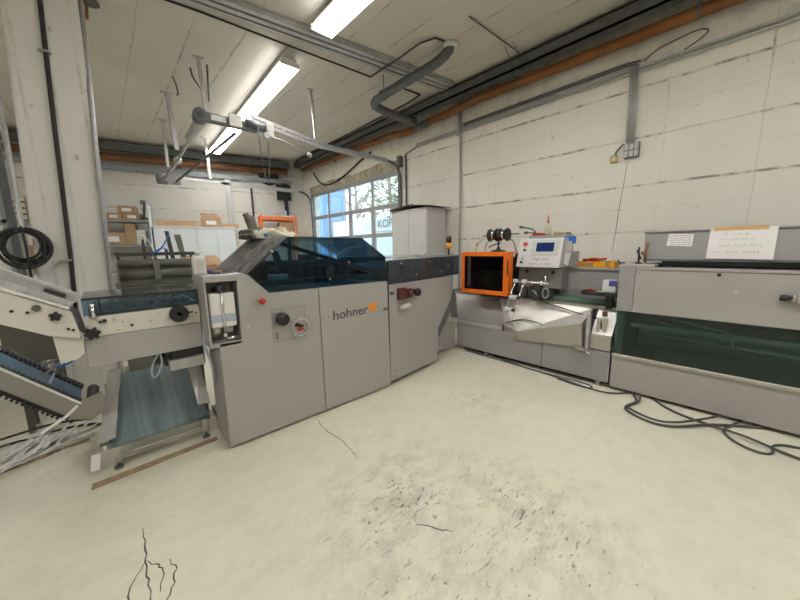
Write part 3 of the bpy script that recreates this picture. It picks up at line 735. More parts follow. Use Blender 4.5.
# white cupboards
cup = wroot('cupboard', 'long low row of white cupboard doors against the back wall', 'cupboard', 3.84, .4); local(cup)
b = B(); b.box(0, 1.77, -.22, .22, 0, 2.12); obj('body', b, M['cabw'], cup)
b = B(); b.box(-.02, 1.79, -.25, .24, 2.121, 2.15); obj('top_board', b, M['white'], cup)
for k in range(4):
    b = B(); b.box(.006+k*.442, .436+k*.442, -.24, -.222, .06, 2.10, .003); d_ = obj('door', b, M['cabw'], cup)
    b = B(); b.box(.40+k*.442-(.34 if k % 2 else 0), .415+k*.442-(.34 if k % 2 else 0), -.26, -.241, 1.0, 1.15); WORLD[d_.name] = Vector((0, 0, 0)); obj('handle', b, M['galv'], d_)
G = 'cartons on the white cupboards'
b = B(); b.box(-.42, .42, -.02, .02, 0, .15, .003); b.box(.42, .46, -.02, .02, 0.02, .14); onwall('wooden_board', b, M['board'], 'long tan wooden board lying at the left on the white cupboards', 'board', 3.33, .45, 2.155)
cbox('open brown carton with white label on the white cupboards', 2.60, .45, 2.155, .46, .35, .22, G)
b = B(); b.slab([(-.23, .16, 0), (.2, .16, 0), (.12, .22, .13), (-.26, .22, .13)], .006); onwall('carton_flap', b, M['card'], 'raised flap of the open carton on the white cupboards', 'flap', 2.60, .43, 2.378)
b = B(); b.box(-.2, .2, -.06, .06, 0, .09, .004); onwall('short_board', b, M['board'], 'short tan slat at the right end of the white cupboards', 'board', 2.15, .45, 2.155)
# orange pallet rack
rk = wroot('pallet_rack', 'orange pallet rack in the back corner, cartons on its shelf', 'rack', 1.42, .5); local(rk)
for x in (0, .93):
    for y in (-.25, .2):
        b = B(); b.box(x, x+.05, y, y+.05, 0, 2.50); obj('upright', b, M['rack'], rk)
for z in (2.36, 1.85):
    for y in (-.26, .21):
        b = B(); b.box(.05, .93, y, y+.04, z, z+.10); obj('beam', b, M['rack'], rk)
    b = B(); b.box(.05, .93, -.21, .21, z+.06, z+.09); obj('deck', b, M['card'], rk)
G = 'cartons in the orange rack'
cbox('flat light carton at the left in the orange rack', 1.20, .5, 1.945, .42, .36, .17, G, False)
cbox('tall brown carton at the right in the orange rack', .72, .5, 1.945, .40, .36, .37, G, False)
b = B(); b.box(-.18, .12, -.1, .1, 0, .05, .01); b.lathe([(.03, 0), (.03, .12), (.005, .16)], (-.02, 0, .05), 10); onwall('spray_can', b, M['cabw'], 'small white and blue items standing on the orange rack', 'can', .70, .5, 2.462)
# open carton low between bottle and hood
cb = thing('cardboard_box', 'open brown carton with folded flaps seen right of the white spray bottle', 'box', (1.25, 6.4, 0))
b = B(); b.box(.98, 1.55, 6.2, 6.7, .9, 1.28, .004); obj('carton', b, M['card'], cb)
b = B(); b.slab([(.98, 6.2, 1.28), (1.55, 6.2, 1.28), (1.50, 6.38, 1.44), (.96, 6.38, 1.44)], .006); b.slab([(.98, 6.2, 1.28), (1.2, 6.2, 1.28), (1.15, 6.0, 1.16), (.95, 6.0, 1.16)], .006); obj('flap', b, M['card'], cb)
b = B(); b.box(.9, 1.7, 6.1, 6.8, .82, .895, .01); b.box(.95, 1.0, 6.15, 6.2, 0, .82); b.box(1.6, 1.65, 6.15, 6.2, 0, .82); b.box(.95, 1.0, 6.7, 6.75, 0, .82); b.box(1.6, 1.65, 6.7, 6.75, 0, .82)
tag(obj('work_table', b, M['paintd']), 'dark work table carrying the open carton behind the stitching machine', 'table')

# far-left shelving behind the column
r = thing('shelving_unit', 'grey shelving at the left edge behind the cable coil, boxes on it', 'shelf', (-1.1, 6.3, 0))
for x in (-1.9, -.80, ):
    for y in (6.0, 6.5):
        b = B(); b.box(x, x+.06, y, y+.06, 0, 2.6); obj('post', b, M['shelf'], r)
for z in (1.92, 1.3, .6):
    b = B(); b.box(-1.84, -.5, 6.0, 6.56, z-.04, z); obj('shelf_board', b, M['shelf'], r)
for k in range(4):
    t = thing('storage_box', ['lowest', 'second lowest', 'second highest', 'topmost'][k]+' white-labelled box of the stack at the far left', 'box', (-.66, 6.2, 1.925+k*.072), 'stacked boxes at the far left')
    b = B(); b.box(-.74, -.57, 6.05, 6.4, 1.925+k*.072, 1.99+k*.072, .004); obj('carton', b, M['card'], t)
    b = B(); b.box(-.72, -.60, 6.045, 6.05, 1.935+k*.072, 1.98+k*.072); obj('paper_label', b, M['white'], t)
cbox2 = B(); cbox2.box(-.75, -.55, 6.05, 6.35, 1.305, 1.62, .005); tag(obj('cardboard_box', cbox2, M['card']), 'brown carton on the shelf seen through the cable coil', 'box')
b = B(); b.box(-.66, -.60, 5.2, 5.26, 0, 4.149); tag(obj('steel_post', b, M['galvd']), 'grey steel post left of the column, behind the cable coil', 'post')
b = B(); b.tube([(-.515, 4.37, 3.9), (-.54, 4.37, 1.2), (-.575, 4.37, 0)], .02, 8); xform(b, Matrix.Translation((.06, 0, 0)))
tag(obj('conduit', b, M['galv']), 'grey conduit down the left edge of the column', 'conduit')
b = B(); b.tube([(.115, 4.52, 4.12), (.05, 4.37, 2.6), (-.04, 4.37, 0)], .02, 8); xform(b, Matrix.Translation((.045, .0, 0)))
tag(obj('riser_pipe', b, M['galv']), 'grey pipe down the right edge of the column', 'pipe')
cc = thing('cable', 'black cable running down the middle of the column', 'cable', (-.2, 4.38, .5))
b = B(); b.tube([(-.10, 4.38, 4.13), (-.155, 4.38, 2.9), (-.207, 4.38, 1.5), (-.235, 4.38, .98)], .017, 8); obj('sheath', b, M['rubber'], cc)
for z, x in ((3.25, -.14), (1.44, -.238)):
    b = B(); b.box(x-.05, x+.035, 4.352, 4.399, z, z+.015); obj('cable_clip', b, M['galv'], cc)
# coil of cable
co = thing('cable_coil', 'coil of black cable hanging on the left side of the column', 'cable coil', (-.47, 4.25, 1.38))
b = B(); rnd = random.Random(3)
for k in range(9):
    rr = .130+rnd.uniform(-.035, .035); cx, cz = -.47+rnd.uniform(-.02, .02), 1.545+rnd.uniform(-.02, .02)+(.175-rr)*.5; yy = 4.25+rnd.uniform(-.03, .03)
    b.tube([(cx+rr*math.cos(a), yy+.015*math.sin(3*a+k), cz+rr*1.12*math.sin(a)) for a in [2*PI*i/36 for i in range(36)]], .0095, 6, closed=True)
obj('loops', b, M['rubber'], co)
b = B(); b.tube([(-.46, 4.2, 1.74), (-.455, 4.2, 1.6), (-.46, 4.2, 1.3)], .009, 6); obj('cable_end', b, M['rubber'], co)
b = B(); b.tube([(-.50, 4.25, 1.70), (-.465, 4.22, 1.78), (-.44, 4.25, 1.70), (-.47, 4.3, 1.72)], .006, 6, closed=True); b.tube([(-.465, 4.22, 1.77), (-.48, 4.35, 1.95)], .006, 6); obj('tie', b, M['whitep'], co)

# ================================================================== OLIVE FOLDING MACHINE (mid ground, left)
fm = thing('folding_machine', 'olive-grey folding machine with rollers behind the infeed unit', 'machine', (.5, 5.0, 0))
b = B(); b.box(.10, .86, 4.75, 5.6, .05, 1.12, .01); b.box(.13, .84, 4.80, 5.6, 1.12, 1.40, .01); obj('body', b, M['olive'], fm)
b = B(); b.cyl((.13, 4.78, 1.385), (.83, 4.78, 1.385), .045, n=16); obj('roller', b, M['olived'], fm)
b = B(); b.cyl((.13, 4.76, 1.265), (.83, 4.76, 1.265), .05, n=16); obj('roller', b, M['olived'], fm)
b = B(); b.box(.44, .50, 4.69, 4.76, 1.20, 1.42); obj('bracket', b, M['olive'], fm)
for x in (.40, .66):
    b = B(); b.box(x, x+.09, 4.72, 4.75, 1.02, 1.14, .004); obj('vent_cover', b, M['olived'], fm)
for x, zt in ((.13, 1.5), (.37, 1.66), (.83, 1.49), (.58, 1.55)):
    b = B(); b.box(x, x+.025, 4.80, 4.83, 1.40, zt); obj('upright', b, M['oliveb'], fm)
b = B(); b.box(.12, .89, 4.775, 4.80, 1.47, 1.51, .003); obj('top_bar', b, M['oliveb'], fm)
b = B(); b.prism([(.635, 1.40), (.675, 1.40), (.64, 1.76), (.60, 1.76)], 'Y', 4.80, 4.83); obj('lever', b, M['oliveb'], fm)
b = B(); b.prism([(.74, 1.44), (.79, 1.44), (.755, 1.72), (.69, 1.72)], 'Y', 4.805, 4.83); obj('lever', b, M['olive'], fm)
b = B(); b.tube([(.47, 4.7, 1.52), (.42, 4.72, 1.66), (.36, 4.75, 1.72), (.33, 4.8, 1.6)], .008, 6, 2); obj('hose', b, M['whitep'], fm, 'white hose')
b = B(); b.tube([(.44, 4.7, 1.49), (.54, 4.7, 1.55), (.63, 4.72, 1.72)], .008, 6, 1); b.tube([(.44, 4.7, 1.5), (.55, 4.7, 1.57), (.6, 4.72, 1.52)], .006, 6, 1); obj('hose', b, M['blue'], fm, 'blue hose')

# ================================================================== INFEED UNIT
iu = thing('infeed_unit', 'long cream and grey infeed unit left of the stitching machine', 'machine', (.2, 2.9, .8))
b = B(); b.prism([(-.138, .795), (.496, .80), (.496, .983), (-.10, .983), (-.138, .972)], 'Y', 2.75, 3.28, .004); obj('skirt', b, M['paint'], iu)
b = B(); b.prism([(-.12, .986), (.496, .986), (.496, 1.118), (-.10, 1.112)], 'Y', 2.75, 3.28, .003); obj('side_rail', b, M['cream'], iu)
b = B(); b.box(-.12, .495, 2.752, 2.758, 1.12, 1.225); obj('guard', b, M['blueac'], iu, 'blue tinted acrylic strip')
b = B(); b.box(-.12, .495, 2.760, 3.28, 1.226, 1.232); obj('guard', b, M['blueac'], iu, 'blue tinted acrylic lid')
b = B(); b.box(-.12, .495, 2.745, 2.7515, 1.219, 1.230); b.box(-.045, -.035, 2.742, 2.7515, 1.12, 1.22); b.box(.335, .345, 2.742, 2.7515, 1.12, 1.22); obj('guard_edge', b, M['black'], iu)
b = B(); b.box(-.1, .49, 2.80, 3.25, 1.125, 1.14)
for k in range(8): b.box(-.08+k*.075, -.06+k*.075, 2.88, 3.2, 1.14, 1.16)
obj('feed_bed', b, M['galv'], iu)
hw = B(); hw.tube([(.361+.05*math.cos(a), 2.70, 1.072+.05*math.sin(a)) for a in [2*PI*i/24 for i in range(24)]], .010, 8, closed=True)
hw.cyl((.361, 2.735, 1.072), (.361, 2.70, 1.072), .043, n=18); hw.cyl((.361, 2.749, 1.072), (.361, 2.70, 1.072), .015, n=12); hw.cyl((.395, 2.70, 1.075), (.445, 2.69, 1.077), .006, n=6)
obj('handwheel', hw, M['black'], iu)
def star(b, c, r, ax=1, n=6):
    pts = []
    for i in range(n*4):
        a = 2*PI*i/(n*4); q = r*(1 if i % 4 < 2 else .72); pts.append((c[0]+q*math.cos(a), c[2]+q*math.sin(a)))
    b.prism(pts, 'Y', c[1]-.02, c[1])
b = B(); star(b, (-.092, 2.72, 1.015), .040); b.cyl((-.092, 2.749, 1.015), (-.092, 2.695, 1.015), .013); obj('star_knob', b, M['black'], iu)
for (x, z, r) in ((.10, 1.03, .009), (.20, 1.045, .004), (.30, 1.04, .004), (.055, 1.06, .004), (.03, 1.01, .004), (.47, 1.06, .006), (.49, 1.11, .005), (.02, 1.08, .003), (.25, 1.09, .003), (-.03, 1.08, .012), (-.05, 1.075, .008)):
    b = B(); b.cyl((x, 2.749, z), (x, 2.742, z), r, n=10); obj('screw', b, M['black'], iu)
b = B(); b.cyl((-.075, 2.73, 1.18), (-.075, 2.73, 1.10), .011); b.sph((-.075, 2.73, 1.185), .013); obj('latch', b, M['chrome'], iu)
b = B(); b.cyl((-.19, 2.72, 1.11), (-.19, 2.78, 1.11), .045, n=16); b.prism([(-.22, 1.10), (-.12, 1.0), (-.14, 1.16), (-.20, 1.20)], 'Y', 2.78, 2.84); obj('end_roller', b, M['galvd'], iu)
b = B(); b.box(-.20, -.12, 2.76, 2.80, .84, .95); obj('valve_bracket', b, M['creamw'], iu) if False else b.bm.free()
b = B(); b.tube([(-.19, 2.74, .93), (-.26, 2.74, .86), (-.33, 2.74, .80)], .009, 6, 1); b.tube([(-.19, 2.74, .90), (-.26, 2.76, .885), (-.33, 2.78, .85)], .008, 6, 1); obj('air_hose', b, M['galvd'], iu)
b = B(); b.tube([(-.17, 2.74, .88), (-.22, 2.74, .845), (-.29, 2.76, .83)], .007, 6, 1); obj('air_hose', b, M['blue'], iu, 'blue air hose')
b = B(); b.box(-.20, -.165, 2.735, 2.749, .885, .93, .003); obj('valve', b, M['dred'], iu)
for x in (.43,):
    b = B(); b.box(.515, .56, 3.2, 3.25, 0, .9); b.box(.44, .515, 3.2, 3.25, .84, .9); obj('leg', b, M['paintd'], iu)
b = B(); b.box(.26, .49, 2.9, 3.2, .66, .79); b.box(.20, .26, 2.86, 2.95, .70, .79); b.cyl((.22, 3.0, .74), (.49, 3.0, .70), .02); obj('drive_unit', b, M['darkm'], iu)
# under-skirt gripper with clear sheet
b = B(); b.box(.28, .50, 2.80, 3.0, .64, .72, .004); obj('gripper_block', b, M['galv'], iu)
b = B(); b.box(.30, .50, 2.82, 2.98, .725, .795); b.box(.24, .30, 2.86, 2.9, .74, .78); obj('gripper_motor', b, M['black'], iu)
b = B(); b.tube([(.22, 2.8, .795), (.17, 2.8, .70), (.17, 2.8, .62), (.20, 2.8, .63), (.24, 2.8, .72), (.23, 2.8, .795)], .006, 6, 2); obj('air_hose', b, M['hose'], iu)
b = B(); b.tube([(.505, 2.72, .93), (.49, 2.71, .83), (.51, 2.71, .74), (.535, 2.72, .62), (.54, 2.76, .5)], .010, 6, 2); obj('air_hose', b, M['hose'], iu, 'pale blue hose')

# slanting feeder arm
fa = thing('feeder_arm', 'slanting cream feeder arm with aluminium rail at the left edge', 'machine', (-.5, 2.7, .9))
b = B(); b.prism([(-1.3, 1.83), (-.175, 1.172), (-.165, 1.16), (-.145, 1.03), (-.15, 1.00), (-.268, 1.035), (-1.3, 1.64)], 'Y', 2.70, 2.72, .002); obj('side_plate', b, M['cream'], fa)
b = B(); b.slab([(-1.3, 2.69, 1.845), (-.175, 2.69, 1.18), (-.175, 2.73, 1.18), (-1.3, 2.73, 1.845)], .012, (.5, 0, .86)); obj('edge_strip', b, M['whitep'], fa)
b = B(); b.prism([(-1.3, 1.90), (-.14, 1.215), (-.115, 1.24), (-1.3, 1.955)], 'Y', 2.76, 2.80)
b.prism([(-1.3, 1.955), (-.115, 1.24), (-.12, 1.26), (-1.3, 1.975)], 'Y', 2.74, 2.80)
b.prism([(-1.3, 1.86), (-.18, 1.20), (-.14, 1.215), (-1.3, 1.90)], 'Y', 2.74, 2.80)
obj('aluminium_rail', b, M['galv'], fa)
b = B(); b.prism([(-.265, 1.295), (-.185, 1.248), (-.178, 1.262), (-.258, 1.31)], 'Y', 2.735, 2.757); obj('rail_slot', b, M['black'], fa)
b = B(); star(b, (-.232, 2.695, 1.148), .028, n=5); obj('star_knob', b, M['black'], fa)
b = B(); b.cyl((-.30, 2.699, 1.205), (-.30, 2.685, 1.205), .018); obj('cap', b, M['rag'], fa)
for x, z in ((-.39, 1.20), (-.335, 1.185), (-.19, 1.065), (-.17, 1.055)):
    b = B(); b.cyl((x, 2.699, z), (x, 2.69, z), .008, n=10); obj('screw', b, M['black'], fa)
b = B(); b.prism([(-.262, 1.03), (-.14, .995), (-.139, .90), (-.18, .865), (-.235, .86), (-.25, .85)], 'Y', 2.73, 2.75); obj('foot_plate', b, M['cream'], fa)
b = B(); b.prism([(-.66, .62), (-.335, .62), (-.335, 1.12), (-.66, 1.12)], 'Y', 3.95, 4.3, .01); b.box(-.62, -.58, 4.0, 4.04, 0, .62); b.box(-.40, -.36, 4.0, 4.04, 0, .62); b.box(-.62, -.58, 4.2, 4.24, 0, .62); b.box(-.40, -.36, 4.2, 4.24, 0, .62)
tag(obj('waste_bin', b, M['olived']), 'dark olive container in front of the column foot, behind the feeder arm', 'container')

# blue chain conveyor going up to the left
cv = thing('chain_conveyor', 'inclined blue chain conveyor with black lugs below the feeder arm', 'conveyor', (-.5, 3.2, .4))
ux, uz = -.291, .315; ul = math.hypot(ux, uz); ux /= ul; uz /= ul; nx, nz = uz, -ux      # nx,nz : outward normal (up right)
def cvp(t, y, h): return (-.215+ux*t+nx*h, y, .495+uz*t+nz*h)
T = 1.6
def cbar(b, t0, t1, ya, yb, h0, h1):
    q = [cvp(t0, 0, h0), cvp(t1, 0, h0), cvp(t1, 0, h1), cvp(t0, 0, h1)]; b.prism([(v[0], v[2]) for v in q], 'Y', ya, yb)
b = B(); cbar(b, 0, T, 3.10, 3.34, -.02, -.01); obj('belt', b, M['bbelt'], cv)
for ya, yb in ((3.015, 3.085), (3.355, 3.425)):
    b = B(); cbar(b, 0, T, ya, yb, -.03, -.012)
    for k in range(int(T/.028)): cbar(b, k*.028, k*.028+.014, ya, yb, -.012, .004)
    obj('lug_chain', b, M['rubber'], cv)
for t_ in (.20, .52, .95):
    b = B(); cbar(b, t_, t_+.008, 3.09, 3.35, -.01, .012); obj('pusher', b, M['hose'], cv)
b = B(); cbar(b, 0, T, 3.0, 3.010, -.10, .004); cbar(b, 0, T, 3.43, 3.44, -.10, .004); obj('side_plate', b, M['convp'], cv)
b = B(); cbar(b, 0, T, 2.993, 2.9995, -.006, .007); obj('edge_strip', b, M['whitep'], cv)
b = B(); b.prism([(-.215, .505), (-.10, .545), (-.10, .41), (-.17, .36), (-.24, .385), (-.30, .43)], 'Y', 3.0, 3.02); obj('end_plate', b, M['convp'], cv)
b = B(); cbar(b, -.02, T, 3.02, 3.42, -.13, -.10)
for k in range(int(T/.028)): cbar(b, k*.028, k*.028+.014, 3.0, 3.03, -.14, -.12)
obj('return_chain', b, M['rubber'], cv)
b = B(); b.cyl((-.165, 3.03, .45), (-.165, 3.42, .45), .035, n=16); obj('end_roller', b, M['rubber'], cv)
for y in (3.06, 3.36):
    b = B(); b.box(-1.12, -1.08, y, y+.04, 0, 1.33); obj('leg', b, M['galvd'], cv)

# ================================================================== DELIVERY TABLE
dl = thing('belt_table', 'low steel delivery table with blue-green belt left of the stitching machine', 'conveyor', (.2, 3.1, 0))
b = B(); b.slab([(-.115, 2.86, .205), (.49, 2.86, .205), (.455, 3.5, .50), (.02, 3.5, .50)], .02, (0, .42, -.9)); obj('belt', b, M['belt'], dl)
b = B(); b.cyl((-.12, 2.875, .187), (.50, 2.875, .187), .022, n=14); obj('front_roller', b, M['belt'], dl)
for x in (-.145, .50):
    b = B(); b.box(x, x+.025, 2.86, 2.90, .17, .21, .004); obj('roller_end', b, M['chrome'], dl)
b = B(); b.slab([(-.155, 2.84, .235), (-.07, 2.84, .245), (.012, 3.44, .56), (-.062, 3.44, .56)], .012, (0, -.5, .86)); b.slab([(-.155, 2.84, .233), (-.062, 3.44, .56), (-.062, 3.44, .50), (-.155, 2.86, .17)], .004); obj('side_guard', b, M['inoxl'], dl)
b = B(); b.slab([(.43, 2.86, .30), (.515, 2.86, .29), (.50, 3.1, .64), (.42, 3.1, .60)], .012, (0, -.5, .86)); obj('side_guard', b, M['inoxl'], dl)
for x in (-.10, .445):
    b = B(); b.box(x, x+.045, 2.87, 2.91, .045, .18, .003); b.box(x+.020, x+.025, 2.866, 2.87, .05, .18); l_ = obj('leg', b, M['steel'], dl)
    WORLD[l_.name] = WORLD[dl.name]
    b = B(); b.cyl((x+.022, 2.89, 0), (x+.022, 2.89, .012), .028, n=14); b.cyl((x+.022, 2.89, .012), (x+.022, 2.89, .05), .010, n=8); obj('foot', b, M['galvd'], l_)
    b = B(); b.box(x, x+.045, 3.40, 3.44, 0, .46, .003); obj('leg', b, M['steel'], dl)
b = B(); b.box(-.055, .445, 2.88, 2.90, .085, .105, .003); b.box(-.055, .445, 2.88, 2.90, .06, .08, .003); obj('crossbar', b, M['steel'], dl)
b = B(); b.slab([(-.225, 2.90, .03), (-.175, 2.90, .03), (-.160, 2.90, .145), (-.205, 2.90, .145)], .002, (0, 1, 0)); b.tube([(-.185, 2.899, .145), (-.15, 2.895, .18)], .002, 5)
tag(obj('paper_tag', b, M['white']), 'white paper tag hanging at the front left corner of the belt table', 'tag')
b = B(); b.prism([(-.22, 2.72), (.52, 2.77), (.525, 2.82), (-.215, 2.785)], 'Z', .001, .008)
tag(obj('wood_strip', b, M['plank']), 'thin brown wooden strip on the floor in front of the belt table', 'strip')
b = B(); b.prism([(-.95, 3.32), (-.24, 3.50), (-.24, 3.54), (-.95, 3.37)], 'Z', .001, .008)
tag(obj('wood_strip', b, M['plank']), 'brown wooden strip on the floor beside the paper shreds', 'strip')
# paper strips
rnd = random.Random(11)
for k in range(34):
    cx, cy = rnd.gauss(-.47, .17), rnd.gauss(3.62, .14); cx = min(cx, -.26); a = rnd.uniform(-.1, 1.1)+(.4 if rnd.random() > .4 else -.3); ln = rnd.uniform(.16, .42); w = rnd.uniform(.009, .016); z = .016+k*.0012
    b = B(); pts = []
    for i in range(7):
        t = (i/6-.5)*ln; bend = rnd.uniform(-.01, .01)
        pts.append((cx+math.cos(a)*t-math.sin(a)*bend, cy+math.sin(a)*t+math.cos(a)*bend, z+.02*abs(i/6-.5)*rnd.random()))
    vl = [b.bm.verts.new((p[0]-math.sin(a)*w, p[1]+math.cos(a)*w, p[2])) for p in pts]; vr = [b.bm.verts.new((p[0]+math.sin(a)*w, p[1]-math.cos(a)*w, p[2]+.004)) for p in pts]
    for i in range(6): b._f([vl[i], vr[i], vr[i+1], vl[i+1]])
    tag(obj('paper_strip', b, M['white']), 'white paper cutting strip in the litter on the floor below the chain conveyor', 'paper', 'paper cutting strips on the floor')
b = B()
for k in range(200):
    cx, cy = rnd.gauss(-.52, .2), rnd.gauss(3.66, .18); cx = min(cx, -.22); a = rnd.uniform(0, PI); ln = rnd.uniform(.03, .12); w = .002; z = rnd.uniform(.002, .012)
    d = Vector((math.cos(a)*ln/2, math.sin(a)*ln/2, 0)); n_ = Vector((-math.sin(a)*w, math.cos(a)*w, .001)); c = Vector((cx, cy, z+.001))
    b._f([b.bm.verts.new(c-d-n_), b.bm.verts.new(c+d-n_), b.bm.verts.new(c+d+n_), b.bm.verts.new(c-d+n_)])
tag(obj('paper_shreds', b, M['whitep']), 'fine paper shreds heaped on the floor under the feeder arm', 'paper', kind='stuff')
for lab, ya, x0_, x1_, z0_, z1_ in (('long curled white strip hanging off the end of the chain conveyor', 2.96, -.42, -.235, .40, .49),):
    b = B(); b.slab([(-.235, 2.985, .50), (-.30, 2.97, .445), (-.29, 2.97, .43), (-.228, 2.985, .482)], .002); b.slab([(-.30, 2.97, .445), (-.415, 2.95, .385), (-.41, 2.95, .37), (-.29, 2.97, .43)], .002)
    tag(obj('paper_strip', b, M['white']), lab, 'paper', 'paper cutting strips on the floor')
b = B(); b.tube([(-1.2, 3.7, .012), (-.8, 3.85, .012), (-.6, 3.88, .012), (-.3, 3.88, .012), (-.1, 3.7, .012)], .01, 6, 2); b.tube([(-1.2, 3.9, .012), (-.7, 3.93, .05), (-.45, 3.9, .08), (-.2, 3.9, .02)], .01, 6, 2)
tag(obj('cable', b, M['rubber']), 'black cables lying on the floor behind the paper litter', 'cable')
b = B(); b.tube([(.0, 3.75, .012), (.1, 3.85, .03), (.35, 3.8, .15), (.45, 3.7, .3)], .014, 6, 2)
tag(obj('cable', b, M['rubber']), 'black cable behind the belt table', 'cable')

# ================================================================== STITCHING MACHINE
sm = thing('stitching_machine', 'large grey-beige stitching machine with blue smoked hood and hohner lettering', 'machine', (1.35, 3.0, 0))
b = B(); b.prism([(.56, .03), (2.18, .03), (2.165, 1.168), (.94, 1.168), (.80, 1.318), (.72, 1.318), (.72, .835), (.56, .835)], 'Y', 2.562, 2.90)
b.box(.80, 2.07, 2.901, 3.5, .03, 1.168); obj('body', b, M['paint'], sm)
b = B(); b.box(.62, 2.12, 2.62, 3.4, 0.0, .029); obj('plinth', b, M['black'], sm)
b = B(); b.prism([(.56, .022), (1.377, .022), (1.366, 1.172), (.94, 1.172), (.797, 1.327), (.715, 1.33), (.715, .838), (.56, .838)], 'Y', 2.548, 2.561, .003); fl_ = obj('front_door', b, M['paint'], sm)
b = B(); b.prism([(1.386, .022), (2.185, .022), (2.165, 1.172), (1.374, 1.172)], 'Y', 2.548, 2.561, .003); fr_ = obj('front_door', b, M['paint'], sm)
# niche for bottles
b = B(); b.box(.50, .714, 2.548, 2.90, 1.289, 1.335, .003); b.box(.715, .80, 2.60, 2.90, 1.319, 1.335); obj('niche_top', b, M['paint'], sm)
b = B(); b.box(.50, .512, 2.548, 2.86, .84, 1.288); obj('niche_side', b, M['paint'], sm)
b = B(); b.box(.513, .714, 2.74, 2.86, .84, 1.288); obj('niche_back', b, M['paint'], sm)
b = B(); b.box(.50, .712, 2.548, 2.739, .815, .838, .003); obj('niche_sill', b, M['paint'], sm)
for x in (.570, .658):
    b = B(); b.box(x-.042, x+.042, 2.58, 2.70, .95, 1.205, .012, 2); b.cyl((x, 2.65, .95), (x, 2.65, .90), .028, n=14); bt = obj('reservoir_bottle', b, M['whitep'], sm, 'white plastic fluid bottle')
    b = B(); b.box(x-.040, x+.040, 2.5785, 2.5795, .99, 1.05); WORLD[bt.name] = WORLD[sm.name]; obj('paper_label', b, M['hose'], bt)
b = B(); b.cyl((.61, 2.57, 1.23), (.61, 2.57, .90), .007, n=8); b.sph((.61, 2.575, .89), .018); obj('lever_rod', b, M['chrome'], sm)
b = B(); b.sph((.605, 2.58, 1.245), .028); b.box(.58, .64, 2.59, 2.72, 1.21, 1.235); obj('lever_knob', b, M['black'], sm)
b = B(); b.cyl((.62, 2.60, .86), (.70, 2.60, .86), .016, n=10); obj('valve', b, M['chrome'], sm)
# controls
b = B(); b.box(.947, 1.228, 2.5465, 2.548, .77, 1.036); obj('access_seam', b, M['paintd'], sm)
b = B(); b.box(.952, 1.223, 2.544, 2.5464, .775, 1.031); obj('access_plate', b, M['paint'], sm)
b = B(); b.box(.955, 1.05, 2.541, 2.5435, .91, 1.01); b.box(.965, .99, 2.541, 2.5438, .79, .845); obj('mounting_plate', b, M['paintd'], sm)
b = B(); b.lathe([(.052, 0), (.055, -.02), (.048, -.045), (.02, -.05)], (1.025, 2.54, .952), 22, 'Y'); obj('knob', b, M['black'], sm, 'black rotary knob')
b = B(); b.tube([(1.165+.072*math.cos(a), 2.50, .865+.072*math.sin(a)) for a in [2*PI*i/28 for i in range(28)]], .009, 8, closed=True); b.cyl((1.165, 2.5435, .865), (1.165, 2.515, .865), .058, n=22); obj('handwheel', b, M['galv'], sm, 'chrome-rimmed dial wheel')
b = B(); b.slab([(1.13, 2.510, .855), (1.165, 2.510, .87), (1.20, 2.510, .845), (1.15, 2.510, .83)], .006, (0, -1, 0)); obj('dial_pointer', b, M['red'], sm)
b = B(); b.slab([(1.11, 2.511, .88), (1.13, 2.511, .91), (1.20, 2.511, .875), (1.185, 2.511, .86)], .005, (0, -1, 0)); obj('dial_face', b, M['black'], sm)
b = B(); b.cyl((.873, 2.548, 1.122), (.873, 2.535, 1.122), .024, n=18); eb = obj('emergency_stop', b, M['yellow'], sm); WORLD[eb.name] = WORLD[sm.name]
b = B(); b.lathe([(.018, 0), (.018, -.02), (.026, -.028), (.022, -.042), (.006, -.045)], (.873, 2.535, 1.122), 18, 'Y'); obj('button', b, M['red'], eb)
for x, z in ((.60, .085), (1.33, .075), (.76, .93), (1.31, .93), (1.46, .905)):
    b = B(); b.cyl((x, 2.547, z), (x, 2.544, z), .009, n=10); obj('screw', b, M['chrome'], sm)
b = textmesh('hohner', .125, .0008, .40); 
xform(b, Matrix.Translation((1.505, 2.5465, .862)) @ FRONT @ Matrix(((1,0,0,0),(.028,1,0,0),(0,0,1,0),(0,0,0,1))))
obj('lettering', b, M['logoi'], sm, 'dark grey hohner lettering')
b = B()
def petal(pts): b.prism(pts, 'Y', 2.5455, 2.5475)
petal([(1.915, .905), (1.935, .882), (1.975, .880), (2.003, .90), (2.008, .935), (2.03, .972), (1.992, .960), (1.972, .972), (1.95, .958), (1.918, .962), (1.924, .935)])
obj('emblem', b, M['logoo'], sm, 'orange splash-shaped emblem')
b = B(); b.box(2.105, 2.132, 2.5455, 2.5475, .865, .895); b.box(2.137, 2.162, 2.5455, 2.5475, .865, .895); obj('sticker', b, M['ink'], sm)
# hood
HX = [(.797, 1.332), (1.117, 1.61), (1.86, 1.61), (2.15, 1.42), (2.148, 1.176), (.94, 1.176)]
b = B(); b.prism(HX, 'Y', 2.552, 2.560); obj('hood_front', b, M['smoke'], sm)
b = B(); b.box(1.117, 1.86, 2.561, 3.48, 1.604, 1.611); obj('hood_top', b, M['smoke'], sm)
b = B(); b.slab([(1.862, 2.561, 1.608), (2.15, 2.561, 1.42), (2.15, 3.48, 1.42), (1.862, 3.48, 1.608)], .006, (.54, 0, .84)); b.box(2.146, 2.152, 2.561, 3.48, 1.18, 1.418); obj('hood_side', b, M['smoke'], sm)
b = B(); b.slab([(.797, 2.561, 1.338), (1.115, 2.561, 1.61), (1.115, 3.48, 1.61), (.797, 3.48, 1.338)], .006, (-.66, 0, .75)); obj('hood_slope', b, M['clear'], sm, 'scuffed clear acrylic slope')
b = B()
